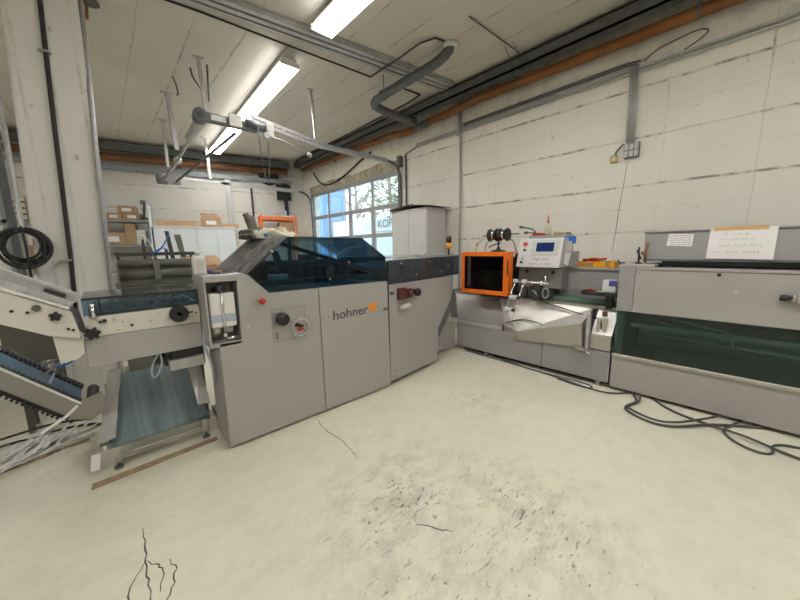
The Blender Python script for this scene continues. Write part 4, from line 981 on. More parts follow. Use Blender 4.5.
for p_, q_ in (((.797, 1.332), (1.117, 1.61)), ((1.117, 1.61), (1.86, 1.61)), ((1.86, 1.61), (2.15, 1.42)), ((2.15, 1.42), (2.148, 1.176)), ((.797, 1.332), (.94, 1.176)), ((.94, 1.178), (2.148, 1.178))):
    w = .016 if p_ == (.797, 1.332) and q_[0] > 1 else .006
    b.tube([(p_[0], 2.553, p_[1]), (q_[0], 2.553, q_[1])], w*.5, 6)
b.box(1.495, 1.503, 2.548, 2.5515, 1.18, 1.61)
obj('hood_edge', b, M['black'], sm)
# inner works seen through the hood
b = B(); b.box(.82, 2.10, 2.60, 2.66, 1.22, 1.26); b.prism([(1.05, 1.56), (1.09, 1.58), (2.10, 1.27), (2.08, 1.24)], 'Y', 2.62, 2.66)
b.prism([(1.10, 1.50), (1.14, 1.50), (1.22, 1.26), (1.16, 1.26)], 'Y', 2.8, 2.86); b.box(.86, 2.1, 3.44, 3.47, 1.18, 1.40)
b.cyl((1.0, 2.9, 1.38), (2.0, 2.9, 1.38), .03, n=12); b.cyl((1.0, 3.2, 1.30), (2.05, 3.2, 1.30), .05, n=14)
for k in range(5): b.box(1.15+k*.17, 1.25+k*.17, 2.95, 3.15, 1.18, 1.34+.06*(k % 3))
obj('stitching_heads', b, M['darkm'], sm)
b = B(); b.box(1.05, 1.20, 2.75, 2.85, 1.19, 1.30, .01); b.box(1.6, 1.66, 2.75, 2.80, 1.19, 1.35); b.cyl((1.45, 2.72, 1.47), (1.45, 2.74, 1.47), .01, n=8); b.cyl((1.35, 2.7, 1.25), (1.9, 2.75, 1.23), .01, n=8); obj('guide_block', b, M['galv'], sm)
for x, z in ((1.70, 1.385), (1.49, 1.245), (.99, 1.50), (2.02, 1.54)):
    b = B(); b.cyl((x, 2.551, z), (x, 2.544, z), .011, n=10); obj('hood_screw', b, M['chrome'], sm)
# items on top of it
b = B(); b.lathe([(.001, 0), (.036, 0), (.036, .17), (.018, .19), (.018, .20)], (0, 0, 0), 4)
t = thing('white_bottle', 'square white bottle with printed label standing on the niche of the stitching machine', 'bottle', (.535, 2.78, 1.336))
b.bm.free()
b = B(); b.box(.492, .572, 2.75, 2.82, 1.337, 1.472, .008, 2); b.cyl((.532, 2.78, 1.472), (.532, 2.78, 1.488), .014); obj('flask', b, M['whitep'], t)
b = B(); b.cyl((.532, 2.78, 1.4885), (.532, 2.78, 1.512), .020, n=14); obj('cap', b, M['white'], t)
b = B()
for k in range(7): b.box(.505, .560, 2.7485, 2.7495, 1.35+k*.014, 1.354+k*.014)
obj('print', b, M['inkl'], t)
b = B(); b.lathe([(.022, 0), (.024, .03), (.022, .031)], (.612, 2.84, 1.3365), 14); t = tag(obj('tape_roll', b, M['purple']), 'small violet and white pot right of the white bottle', 'pot')
b = B(); b.box(.59, .66, 2.72, 2.76, 1.336, 1.348, .004); tag(obj('hex_key_set', b, M['black']), 'small black tool lying in front of the violet pot', 'tool')
b = B(); b.tube([(.66, 2.7, 1.34), (.72, 2.72, 1.342), (.78, 2.8, 1.342), (.70, 2.86, 1.342)], .005, 6, 2); tag(obj('wire', b, M['galvd']), 'curled grey wire at the foot of the clear slope', 'wire')
# cloths on hood
def lump(name, c, sx, sy, sz, m, label, cat, seed):
    from mathutils import noise
    b = B(); b.sph(c, 1., (sx, sy, sz), 40)
    for v in b.bm.verts:
        q = Vector(((v.co.x-c[0])/sx, (v.co.y-c[1])/sy, (v.co.z-c[2])/sz)); w = noise.noise(Vector((q.x*2.2+seed, q.y*2.2, q.z)))+.5*noise.noise(Vector((q.x*6+seed, q.y*5, q.z*2)))
        k = 1+.28*w; v.co.x = c[0]+(v.co.x-c[0])*k; v.co.y = c[1]+(v.co.y-c[1])*k
        v.co.z = max(c[2]+(v.co.z-c[2])*(1+.75*w), 1.6135)
    return tag(obj(name, b, m), label, cat)
lump('cloth', (1.26, 3.15, 1.640), .20, .22, .075, M['cloth'], 'crumpled beige cloth on top of the blue hood', 'cloth', 2)
lump('rag', (1.08, 3.28, 1.645), .10, .14, .06, M['rag'], 'dark grey-brown rag beside the beige cloth on the hood', 'rag', 3)
b = B(); b.box(1.115, 1.155, 3.0, 3.08, 1.613, 1.66, .005); tag(obj('tape_pack', b, M['blue']), 'small blue packet between rag and beige cloth', 'packet')
b = B(); b.obox((1.155, 3.44, 1.77), .085, .09, .17, (0, -.3, 0), .02); b.cyl((1.16, 3.43, 1.613), (1.16, 3.43, 1.70), .03); b.obox((1.22, 3.43, 1.70), .08, .08, .09, (0, -.3, 0), .02); b.cyl((1.12, 3.44, 1.83), (1.10, 3.44, 1.875), .03)
tag(obj('oil_can', b, M['olive']), 'olive-grey tilted canister behind the rag on the hood', 'can')

# ================================================================== TRIMMING MACHINE (second module)
tm = thing('trimming_machine', 'second grey machine module with dark hood right of the stitching machine', 'machine', (2.2, 2.56, 0), rotz=math.atan(.12))
WORLD[tm.name] = Vector((0, 0, 0))
TY = .0
b = B(); b.prism([(.035, .045), (.916, .045), (.926, .40), (1.31, .79), (1.31, 1.125), (.035, 1.12)], 'Y', .012, .25); b.prism([(.12, .045), (.916, .045), (.926, .40), (1.31, .79), (1.31, 1.125), (.12, 1.12)], 'Y', .251, .95); obj('body', b, M['paint2'], tm)
b = B(); b.prism([(.0, .05), (.916, .045), (.926, .40), (1.235, .70), (1.235, 1.132), (.0, 1.125)], 'Y', 0, .011, .002); obj('front_panel', b, M['paint'], tm)
b = B(); b.prism([(.926, .36), (.955, .36), (1.34, .76), (1.34, .93), (1.30, .90), (.926, .47)], 'Y', -.004, .9); obj('chute_edge', b, M['galvd'], tm)
b = B(); b.box(.06, .80, .06, .9, 0, .044); obj('plinth', b, M['black'], tm)
b = B(); b.box(.03, .35, -.003, 0, .62, .98); obj('access_plate', b, M['paint'], tm)
b = B(); b.prism([(.0, 1.13), (1.44, 1.14), (1.44, 1.40), (.0, 1.385)], 'Y', .0, .008); obj('hood_front', b, M['smoke2'], tm)
b = B(); b.prism([(0, -.004), (1.44, -.004), (1.44, .85), (.12, .85)], 'Z', 1.402, 1.410); obj('hood_top', b, M['clear'], tm, 'pale scuffed acrylic top')
b = B(); b.box(.02, 1.42, .05, .06, 1.135, 1.37); b.box(.13, 1.42, .1, .8, 1.14, 1.25)
for k in range(7): b.box(.1+k*.19, .2+k*.19, .02, .05, 1.16+.03*(k % 2), 1.30+.02*(k % 3))
obj('knife_unit', b, M['navy'], tm)
for k in range(5):
    b = B(); b.cyl((.20+k*.27, -.001, 1.345-.14*(k % 2)), (.20+k*.27, -.010, 1.345-.14*(k % 2)), .012, n=10); obj('hood_screw', b, M['chrome'], tm)
for x in (.45, .62, 1.25):
    b = B(); b.box(x, x+.03, -.01, .02, 1.40, 1.44); obj('hinge', b, M['galv'], tm)
b = B(); b.box(.115, .23, -.05, -.004, .95, 1.08, .006); b.box(.23, .34, -.045, -.004, .955, 1.06, .004); b.box(.34, .38, -.05, -.004, .99, 1.05); obj('control_box', b, M['dred'], tm, 'dark brown-red switch box')
b = B(); b.lathe([(.045, -.05), (.045, -.085), (.03, -.09)], (.41, 0, 1.008), 18, 'Y'); obj('knob', b, M['black'], tm)
b = B(); b.lathe([(.03, -.05), (.03, -.08), (.02, -.085)], (.285, 0, 1.008), 16, 'Y'); obj('knob', b, M['dred'], tm, 'brown-red knob')
b = B(); b.cyl((.13, -.05, .865), (.29, -.05, .88), .024, n=14); b.cyl((.17, -.05, .87), (.17, -.002, .87), .012); b.cyl((.26, -.05, .87), (.26, -.002, .87), .012); obj('handle', b, M['creamw'], tm, 'pale cylindrical handle')
b = B(); b.box(.01, .07, -.004, -.0005, 1.015, 1.05); obj('sticker', b, M['ink'], tm)
b = B(); b.cyl((.07, -.0005, .15), (.07, -.004, .15), .01, n=8); obj('screw', b, M['galvd'], tm)
# beacon
bc = thing('beacon_light', 'amber signal beacon with black cap behind the dark hood', 'beacon', (3.68, 2.95, 1.41))
b = B(); b.cyl((3.68, 2.95, 1.41), (3.68, 2.95, 1.49), .014); obj('stem', b, M['black'], bc)
b = B(); b.cyl((3.68, 2.95, 1.49), (3.68, 2.95, 1.575), .038, n=18); obj('lens', b, M['amber'], bc)
b = B(); b.cyl((3.68, 2.95, 1.576), (3.68, 2.95, 1.665), .036, n=18); obj('cap', b, M['black'], bc)

# ================================================================== WHITE CABINET
wc = thing('steel_cabinet', 'tall off-white steel cabinet with two doors in front of the glazed door', 'cabinet', (4.57, 4.42, 0))
b = B(); b.box(4.325, 4.83, 3.95, 4.90, .02, 2.23, .004); obj('body', b, M['cab'], wc)
b = B(); b.box(4.31, 4.324, 3.965, 4.42, .08, 2.19, .004); obj('door', b, M['cab'], wc)
b = B(); b.box(4.31, 4.324, 4.428, 4.885, .08, 2.19, .004); obj('door', b, M['cab'], wc)
b = B(); b.box(4.35, 4.80, 4.0, 4.85, 0, .019); obj('base', b, M['black'], wc)
b = B()
b.prism([(3.85, 2.235), (4.35, 2.29), (4.95, 2.236), (4.95, 2.244), (4.35, 2.298), (3.85, 2.243)], 'X', 4.25, 4.86)
tag(obj('cardboard_sheet', b, M['rag']), 'bowed dark cardboard sheet lying on top of the steel cabinet', 'cardboard')
b = B(); b.lathe([(.035, 0), (.03, .05), (.02, .08), (.025, .11), (.01, .14)], (4.75, 4.75, 2.27), 10); tag(obj('figurine', b, M['card']), 'small brown jug on the cardboard sheet on the steel cabinet', 'jug')

# ================================================================== WRAPPING MACHINE
wm = thing('wrapping_machine', 'long grey wrapping machine with orange guard frame along the right wall', 'machine', (4.3, 1.9, 0))
b = B(); b.box(3.80, 4.7, .90, 2.86, .07, .40); obj('base', b, M['paint2'], wm)
b = B(); b.box(3.788, 3.80, 1.60, 2.87, .06, .405, .002); obj('base_panel', b, M['paint2'], wm)
b = B(); b.box(3.788, 3.80, .89, 1.594, .06, .39, .002); obj('base_panel', b, M['paint2'], wm)
b = B(); b.box(3.86, 4.6, .95, 2.8, .012, .069); obj('plinth', b, M['black'], wm)
for y in (1.0, 2.4):
    b = B(); b.cyl((3.84, y, 0), (3.84, y, .07), .025, n=12); obj('foot', b, M['galv'], wm)
b = B(); b.box(3.15, 3.787, 2.90, 3.5, .03, .395, .004); obj('end_housing', b, M['paint'], wm)
b = B(); b.box(4.05, 4.7, .90, 3.2, .401, .78); obj('frame_box', b, M['paintd'], wm)
# stainless sloping trays
b = B()
b.slab([(3.80, 2.86, .43), (3.80, 2.14, .43), (4.0, 2.14, .80), (4.0, 3.05, .80)], .012, (-.85, 0, .5))
obj('slope_plate', b, M['inoxs'], wm)
b = B(); b.slab([(3.79, 2.86, .405), (3.79, 2.14, .405), (3.80, 2.14, .43), (3.80, 2.86, .43)], .01, (-1, 0, 0)); b.box(3.775, 3.80, 2.14, 2.86, .42, .45); obj('slope_ledge', b, M['inox'], wm)
E_ = (3.83, 2.13, .48); A1 = (3.765, 1.91, .444); B1 = (3.765, 1.17, .665); C1 = (3.765, 1.15, .40); D1 = (3.765, 1.91, .34); F1 = (3.83, 2.13, .34); G1 = (4.0, 1.14, .80); H1 = (4.0, 2.30, .82)
b = B(); b.slab([A1, B1, C1, D1], .008, (1, 0, 0)); b.slab([E_, A1, D1, F1], .006, (.9, .3, 0)); b.slab([B1, G1, (4.0, 1.14, .40), C1], .006, (0, 1, 0)); obj('tray_lip', b, M['inoxd'], wm, 'beige front plate of the tray')
b = B(); v = [b.bm.verts.new(p) for p in (E_, A1, B1, G1, H1)]; b._f([v[0], v[1], v[4]]); b._f([v[1], v[2], v[3]]); b._f([v[1], v[3], v[4]]); o_ = obj('tray_surface', b, M['inox'], wm, 'bright stainless sloping tray'); 
md = o_.modifiers.new('thick', 'SOLIDIFY'); md.thickness = .006
b = B(); b.box(3.775, 3.80, .895, 1.085, .41, .56, .002); obj('tray_lip', b, M['inoxd'], wm, 'beige lip plate right of the post')
b = B(); b.slab([(3.80, 1.085, .56), (3.80, .895, .56), (4.0, .895, .80), (4.0, 1.085, .80)], .01, (-.75, 0, .6)); obj('tray_surface', b, M['inox'], wm, 'short stainless tray right of the post')
b = B(); b.box(3.74, 3.78, 1.09, 1.122, .40, .79, .002); obj('post', b, M['galv'], wm)
# conveyor rail
b = B(); b.box(4.0, 4.03, .90, 3.15, .80, .84, .002)
for k in range(44): b.box(3.994, 3.9995, .92+k*.05, .93+k*.05, .81, .83)
obj('chain_rail', b, M['steel'], wm)
b = B(); b.box(4.04, 4.10, .90, 1.95, .855, .90, .003); obj('guide_strip', b, M['green'], wm, 'green guide strip')
b = B(); b.box(4.04, 4.7, .90, 3.2, .781, .85); obj('conveyor_bed', b, M['galvd'], wm)
b = B(); b.box(3.80, 4.0, 2.10, 2.5, .835, .85); obj('dark_strip', b, M['black'], wm)
# back housing
b = B(); b.box(4.22, 4.80, .93, 2.05, .86, 1.22, .004); obj('back_housing', b, M['paint2'], wm)
b = B(); b.box(4.20, 4.80, .93, 2.05, 1.221, 1.245, .003); obj('housing_lid', b, M['paint'], wm)
b = B(); b.box(4.215, 4.2195, 1.60, 1.606, .86, 1.22); obj('housing_seam', b, M['black'], wm)
b = B(); b.box(4.0, 4.20, 1.50, 2.04, .99, 1.24, .004); obj('console_base', b, M['paintd'], wm)
for y in (1.93, 1.60):
    b = B(); b.cyl((3.999, y, 1.19), (3.985, y, 1.19), .022, n=10); obj('screw', b, M['black'], wm)
b = B(); b.box(4.15, 4.30, 1.50, 2.0, 1.246, 1.64, .004); b.box(4.16, 4.28, 1.42, 1.499, 1.246, 1.44, .004); obj('electrical_housing', b, M['paint2'], wm)
# console
cs = B(); cs.prism([(3.89, 1.25), (3.985, 1.60), (4.148, 1.60), (4.148, 1.25)], 'Y', 1.50, 2.03, .004); con = obj('console', cs, M['creamw'], wm, 'pale control console with blue screen'); WORLD[con.name] = WORLD[wm.name]
sl = math.atan2(.095, .35)
def onc(yy, zz, out=0.):   # point on the slanted console face: zz measured up the slope
    x = 3.89+math.sin(sl)*zz-math.cos(sl)*out; z = 1.25+math.cos(sl)*zz+math.sin(sl)*out
    return Vector((x, yy, z))
def cplate(b, ya, yb, za, zb, o0, o1):
    vs = [onc(ya, za, o0), onc(yb, za, o0), onc(yb, zb, o0), onc(ya, zb, o0)]; b.slab(vs, o1-o0, onc(0, 0, 1)-onc(0, 0, 0))
b = B(); cplate(b, 1.53, 1.86, .155, .335, .001, .008); obj('bezel', b, M['bezel'], con)
b = B(); cplate(b, 1.59, 1.80, .195, .305, .0085, .011); obj('screen', b, M['lcd'], con, 'dark blue screen')
def cknob(yy, zz, r, m, nme='button'):
    b = B(); b.cyl(onc(yy, zz, .001), onc(yy, zz, .02), r, n=14); obj(nme, b, m, con)
cknob(1.945, .29, .026, M['red'], 'emergency_stop'); cknob(1.945, .215, .015, M['black']); cknob(1.955, .15, .012, M['bezel']); cknob(1.958, .105, .009, M['inkl']); cknob(1.965, .06, .014, M['black'])
CF = Matrix.Translation(onc(0, 0, .0015)) @ Matrix(((0, math.sin(sl), -math.cos(sl), 0), (-1, 0, 0, 0), (0, math.cos(sl), math.sin(sl), 0), (0, 0, 0, 1)))
b = textmesh('hugo beck', .046, .0006, .20); xform(b, CF @ Matrix.Translation((-1.82, .092, 0))); obj('lettering', b, M['inkl'], con)
b = textmesh('servo X 500', .04, .0006, .26); xform(b, CF @ Matrix.Translation((-1.86, .032, 0))); obj('lettering', b, M['inkl'], con)
b = B(); b.slab([(4.0, 1.49, 1.56), (4.02, 1.49, 1.44), (4.14, 1.47, 1.44), (4.14, 1.47, 1.56)], .01, (0, -1, 0)); b.slab([(4.0, 1.482, 1.42), (3.96, 1.475, 1.29), (4.0, 1.45, 1.28), (4.08, 1.45, 1.43)], .01, (0, -1, 0)); obj('document_holder', b, M['creamw'], wm, 'folded pale sheet-metal holder')
# orange guard frame
gf = B(); y0_, y1_, z0_, z1_ = 2.075, 2.81, .87, 1.44
for a_ in ((y0_, y1_, z1_-.055, z1_), (y0_, y1_, z0_, z0_+.055), (y0_, y0_+.075, z0_+.055, z1_-.055), (y1_-.05, y1_, z0_+.055, z1_-.055)):
    gf.box(3.79, 3.88, a_[0], a_[1], a_[2], a_[3], .003)
gf.box(3.88, 3.90, y0_, y0_+.01, z0_, z1_); gf.box(3.88, 4.15, y0_+.01, y1_, z1_-.012, z1_)
gu = obj('guard_frame', gf, M['orange'], wm, 'orange guard frame'); WORLD[gu.name] = WORLD[wm.name]
b = B(); b.box(3.805, 3.812, y0_+.07, y1_-.045, z0_+.05, z1_-.05); obj('guard_window', b, M['blackg'], gu, 'dark tinted window')
b = B(); b.tube([(3.785, 2.075, 1.33), (3.755, 2.07, 1.33), (3.755, 2.07, 1.15), (3.785, 2.075, 1.15)], .009, 6); obj('handle', b, M['black'], gu)
b = B(); b.box(3.92, 4.3, 2.03, 2.058, 1.36, 1.42); obj('guard_stay', b, M['black'], wm)
b = B(); b.box(4.15, 4.7, 2.1, 2.9, .86, 1.36); b.cyl((3.95, 2.1, 1.2), (3.95, 2.78, 1.2), .012); b.cyl((3.95, 2.3, .9), (3.95, 2.3, 1.3), .02); b.prism([(2.70, 1.38), (2.74, 1.38), (2.62, 1.18), (2.58, 1.18)], 'X', 3.9, 3.93); obj('sealing_head', b, M['darkm'], wm)
b = B(); b.cyl((3.90, 2.15, 1.175), (3.90, 2.55, 1.18), .008); b.box(3.9, 3.93, 2.42, 2.5, .98, 1.12); obj('guide_rod', b, M['galv'], wm)
# ladder-like rods and machinery
b = B()
b.tube([(3.72, 1.936, 1.09), (3.72, 2.05, .73), (3.72, 2.113, .49)], .008, 8); b.tube([(3.72, 1.824, 1.09), (3.72, 1.935, .73), (3.72, 1.964, .60)], .007, 8)
obj('adjusting_rod', b, M['chrome'], wm)
for (y, z) in ((1.925, .885), (1.985, .725)):
    b = B(); b.box(3.69, 3.745, y-.03, y+.08, z-.02, z+.02, .006); obj('clamp', b, M['creamw'], wm)
    b = B(); b.cyl((3.69, y-.06, z), (3.69, y-.03, z), .02, n=12); obj('clamp_knob', b, M['black'], wm)
for y in (1.936, 1.824):
    b = B(); b.box(3.695, 3.745, y-.025, y+.025, 1.07, 1.11, .006); obj('rod_clamp', b, M['creamw'], wm)
b = B(); b.cyl((3.78, 2.0, 1.075), (3.78, 1.56, 1.075), .012, n=10); b.cyl((3.78, 1.62, 1.075), (3.78, 1.66, 1.075), .03, n=12); b.cyl((3.78, 1.60, 1.075), (3.78, 1.60, 1.16), .007); obj('cross_shaft', b, M['chrome'], wm)
b = B()
for y in (1.94, 1.80, 1.66): b.cyl((3.9, y, .93), (3.96, y, .93), .055, n=18)
b.box(3.97, 4.15, 1.60, 2.03, .86, 1.0); b.box(3.85, 3.96, 1.70, 1.76, .85, 1.06)
obj('drive_rollers', b, M['darkm'], wm)
b = B(); b.tube([(3.85, 1.62+.035*math.cos(a), .95+.06*math.sin(a)) for a in [2*PI*i/20 for i in range(20)]], .009, 6, closed=True); b.cyl((3.84, 1.78, .98), (3.87, 1.70, .90), .012); obj('roller_ring', b, M['steel'], wm)
b = B(); b.box(3.86, 3.90, 1.78, 1.83, 1.0, 1.03); b.box(3.86, 3.88, 1.73, 1.77, .92, .95); obj('sensor', b, M['dred'], wm)
b = B(); b.tube([(3.80, 2.1, .52), (3.84, 1.9, .60), (3.80, 1.65, .59), (3.775, 1.60, .57)], .006, 6, 2); b.tube([(3.97, 1.75, .84), (3.93, 1.5, .79), (3.92, 1.2, .73), (3.9, 1.0, .71)], .007, 6, 1); obj('cable', b, M['rubber'], wm)
# small black tray near the tunnel
b = B(); b.box(3.88, 4.12, .90, 1.24, .965, 1.0, .004); b.box(3.96, 4.04, .96, 1.02, .82, .965); b.box(3.88, 4.12, 1.225, 1.24, 1.0, 1.01); obj('side_table', b, M['black'], wm)
b = B(); b.prism([(.95, .74), (.95, .60), (.985, .60), (.985, .715), (1.01, .715), (1.01, .60), (1.045, .60), (1.045, .74)], 'X', 3.80, 3.86, .003); obj('bracket', b, M['steel'], wm)
b = B(); b.tube([(3.87, .99, .80), (3.85, .985, .76)], .025, 10); obj('clamp_lever', b, M['dred'], wm)
b = B(); b.box(3.70, 3.78, 1.12, 1.22, .395, .41); b.cyl((3.72, 1.12, .395), (3.72, 1.24, .385), .012); b.cyl((3.72, 1.12, .38), (3.70, 1.05, .36), .007); obj('foot_lever', b, M['steel'], wm)
# items on it
t = thing('paper_box', 'small white and violet paper box on the black side table', 'box', (4.02, 1.0, 1.0))
b = B(); b.box(3.96, 4.08, .935, 1.06, 1.002, 1.13, .003); obj('carton', b, M['white'], t)
b = B(); b.box(3.955, 3.9595, .935, 1.0, 1.07, 1.13); obj('print', b, M['purple'], t)
b = B(); b.tube([(3.92, 1.20, 1.012), (3.92, 1.17, 1.03), (3.95, 1.13, 1.012)], .010, 6); b.tube([(3.97, 1.21, 1.012), (3.94, 1.17, 1.02), (3.92, 1.12, 1.012)], .010, 6); tag(obj('pliers', b, M['red']), 'red-handled pliers on the black side table', 'pliers')
b = B(); b.tube([(3.90, 1.10, 1.009), (3.92, 1.0, 1.012)], .007, 6); tag(obj('screwdriver', b, M['whitep']), 'white tool lying beside the red pliers', 'tool')
tt = thing('tool_tray', 'orange-yellow tool tray on the back housing', 'tray', (4.35, 1.2, 1.245))
b = B(); b.box(4.31, 4.5, 1.05, 1.60, 1.246, 1.254); b.box(4.31, 4.318, 1.05, 1.60, 1.254, 1.31); b.box(4.492, 4.5, 1.05, 1.60, 1.254, 1.31); b.box(4.318, 4.492, 1.05, 1.058, 1.254, 1.31); b.box(4.318, 4.492, 1.592, 1.60, 1.254, 1.31); obj('tray', b, M['tool'], tt)
b = B(); b.box(4.302, 4.3095, 1.27, 1.38, 1.262, 1.30); b.box(4.302, 4.3095, 1.10, 1.14, 1.262, 1.30); obj('side_slot', b, M['plank'], tt)
b = B(); b.tube([(4.36, 1.40, 1.31), (4.36, 1.30, 1.35), (4.38, 1.20, 1.335)], .014, 8, 1); b.tube([(4.40, 1.41, 1.335), (4.38, 1.27, 1.325), (4.36, 1.15, 1.345)], .014, 8, 1); tag(obj('pliers', b, M['red']), 'red-handled pliers lying in the orange-yellow tray', 'pliers')
b = B(); b.tube([(4.40, 1.20, 1.30), (4.40, 1.07, 1.335)], .009, 6); b.tube([(4.42, 1.42, 1.30), (4.40, 1.52, 1.33)], .008, 6); tag(obj('spanner', b, M['steel']), 'steel spanners lying in the orange-yellow tray', 'spanner')
b = B(); b.obox((4.4, .99, 1.28), .10, .05, .06, (0, 0, .3), .008); b.cyl((4.35, .98, 1.26), (4.30, 1.02, 1.335), .01); tag(obj('clamp_tool', b, M['galvd']), 'dark metal clamp right of the orange-yellow tray', 'tool')
t = thing('glue_bottle', 'yellow-green dropper bottle with red tip on the grey electrical housing', 'bottle', (4.25, 1.78, 1.64))
b = B(); b.lathe([(.045, 0), (.05, .02), (.045, .10), (.022, .14), (.02, .15)], (4.22, 1.79, 1.641), 16); obj('flask', b, M['cloth'], t)
b = B(); b.lathe([(.014, 0), (.012, .02), (.004, .10)], (4.22, 1.79, 1.791), 12); obj('spout', b, M['red'], t)
b = B(); b.obox((4.18, 1.88, 1.655), .05, .17, .025, (0, 0, .1), .008); tag(obj('tape_gun', b, M['red']), 'flat red tool left of the dropper bottle', 'tool')
b = B(); b.obox((4.22, 1.65, 1.662), .08, .12, .035, (0, 0, .1), .012); tag(obj('sponge', b, M['yellow']), 'yellow sponge right of the dropper bottle', 'sponge')
b = B(); b.obox((4.22, 1.54, 1.655), .05, .06, .022, (0, 0, -.2), .008); tag(obj('knife', b, M['galvd']), 'dark knife at the right end of the grey electrical housing', 'knife')
b = B(); b.box(4.08, 4.15, 1.36, 1.49, 1.52, 1.62, .004); b.box(4.10, 4.149, 1.39, 1.46, 1.40, 1.52)
b.bm.free()
b = B(); b.box(4.138, 4.149, 1.42, 1.56, 1.53, 1.615, .002); tag(obj('blue_card', b, M['blue']), 'bright blue card fixed beside the console', 'card')
# spool on guard frame
sp = thing('spool_stand', 'stand with two dark thread spools on top of the orange guard', 'spool stand', (4.0, 2.35, 1.44))
b = B(); b.lathe([(.10, 0), (.10, .015), (.03, .03), (.02, .06)], (4.0, 2.35, 1.441), 20); b.cyl((4.0, 2.35, 1.45), (4.0, 2.35, 1.62), .012); b.cyl((4.0, 2.60, 1.66), (4.0, 2.06, 1.67), .007); b.tube([(3.97, 2.48, 1.50), (3.97, 2.42, 1.53), (3.97, 2.30, 1.56)], .008, 6); obj('stand', b, M['black'], sp)
for y in (2.425, 2.275):
    b = B(); b.lathe([(.082, 0), (.088, .015), (.06, .03), (.06, .10), (.088, .115), (.082, .13)], (4.0, y-.065, 1.665), 20, 'Y'); s_ = obj('spool', b, M['black'], sp); WORLD[s_.name] = WORLD[sp.name]
    b = B(); b.lathe([(.068, .05), (.068, .08)], (4.0, y-.065, 1.665), 20, 'Y'); obj('thread', b, M['chrome'], s_)
b = B(); b.tube([(4.0, 2.22, 1.62), (4.0, 2.13, 1.58), (4.0, 2.09, 1.445)], .008, 6, 1); b.tube([(3.98, 2.46, 1.60), (3.97, 2.52, 1.56), (3.97, 2.54, 1.445)], .006, 6, 1); obj('guide_arm', b, M['galvd'], sp)
b = B(); b.cyl((3.95, 2.68, 1.44), (3.95, 2.66, 1.57), .008); b.tube([(3.95, 2.66, 1.55), (3.97, 2.58, 1.62), (3.98, 2.50, 1.64)], .006, 6, 1); b.sph((3.95, 2.665, 1.545), .02); tag(obj('thread_guide', b, M['steel']), 'thin upright thread guide left of the spool stand', 'thread guide')
b = B(); b.tube([(4.3, 2.02, 1.66), (4.3, 1.98, 1.72), (4.3, 2.16, 1.765)], .010, 6, 1); b.tube([(4.3, 1.80, 1.66), (4.3, 2.1, 1.69)], .008, 6)
b.cyl((4.3, 2.16, 1.765), (4.3, 2.21, 1.77), .018, n=8); b.cyl((4.3, 2.09, 1.69), (4.3, 2.14, 1.69), .016, n=8); b.cyl((4.3, 1.99, 1.641), (4.3, 1.99, 1.70), .01)
tag(obj('cable_plug', b, M['galvd']), 'two dark cable ends sticking out left above the console', 'cable')

# ================================================================== SHRINK TUNNEL
st = thing('shrink_tunnel', 'big grey shrink tunnel with dark green window at the right edge', 'machine', (4.2, -.6, 0))
Yn = -2.1
b = B(); b.box(3.80, 4.75, Yn, .872, .85, 1.285); b.box(4.5, 4.75, Yn, .872, .37, .85); b.box(3.80, 4.75, Yn, .872, .06, .37); b.box(3.82, 4.5, .80, .872, .37, .85); obj('body', b, M['paint2'], st)
b = B(); b.box(3.88, 4.65, Yn+.05, .80, .0, .059); obj('plinth', b, M['black'], st)
b = B(); b.box(3.785, 3.799, .745, .874, .848, 1.29, .002); obj('upper_panel', b, M['paint2'], st)
b = B(); b.box(3.785, 3.799, Yn, .739, .848, 1.262, .002); obj('upper_panel', b, M['paint'], st)
b = B(); b.box(3.779, 3.80, Yn, .738, 1.266, 1.290, .002); obj('top_strip', b, M['paint'], st)
b = B(); b.box(3.78, 4.2, .60, .876, 1.291, 1.315, .003); obj('corner_cover', b, M['paint'], st)
b = B(); b.box(3.795, 3.801, Yn, .868, .40, .847); obj('window', b, M['greeng'], st, 'dark green tinted window')
b = B(); b.box(3.77, 3.80, Yn, .874, .365, .40, .004); obj('window_sill', b, M['inoxd'], st)
b = B(); b.box(3.785, 3.799, Yn, .874, .035, .362, .002); obj('lower_panel', b, M['paint'], st)
b = B(); b.box(4.0, 4.45, Yn+.1, .78, .66, .70); b.cyl((3.98, Yn+.1, .55), (3.98, .7, .62), .02); obj('conveyor_bed', b, M['galv'], st)
b = B(); b.tube([(3.9, .45, .80), (3.9, .2, .76), (3.9, .05, .74), (3.92, .02, .6)], .012, 6, 2); b.tube([(3.9, .6, .78), (3.88, .3, .70), (3.92, .0, .66)], .010, 6, 2); obj('cable', b, M['galv'], st)
for (y, z, r, m) in ((.165, 1.24, .014, 'black'), (.77, .87, .007, 'chrome'), (.84, .87, .007, 'chrome'), (.84, .27, .008, 'chrome'), (.065, 1.279, .007, 'chrome'), (.71, 1.24, .004, 'black'), (.70, 1.08, .004, 'black'), (.80, 1.1, .004, 'chrome')):
    b = B(); b.cyl((3.784, y, z), (3.776, y, z), r, n=12); obj('screw', b, M[m], st)
b = B(); b.cyl((3.784, .052, 1.10), (3.770, .052, 1.10), .020, n=12); obj('cap', b, M['galv'], st)
b = B(); b.box(3.74, 3.784, -.33, -.26, 1.05, 1.13, .008); b.cyl((3.76, -.26, 1.09), (3.76, -.245, 1.09), .03); obj('spindle', b, M['steel'], st)
b = B(); b.cyl((3.76, -.255, 1.088), (3.76, -.22, 1.085), .010, n=10); b.lathe([(.016, 0), (.022, .012), (.024, .04), (.02, .055)], (3.76, -.235, 1.085), 16, 'Y'); obj('knob', b, M['black'], st)
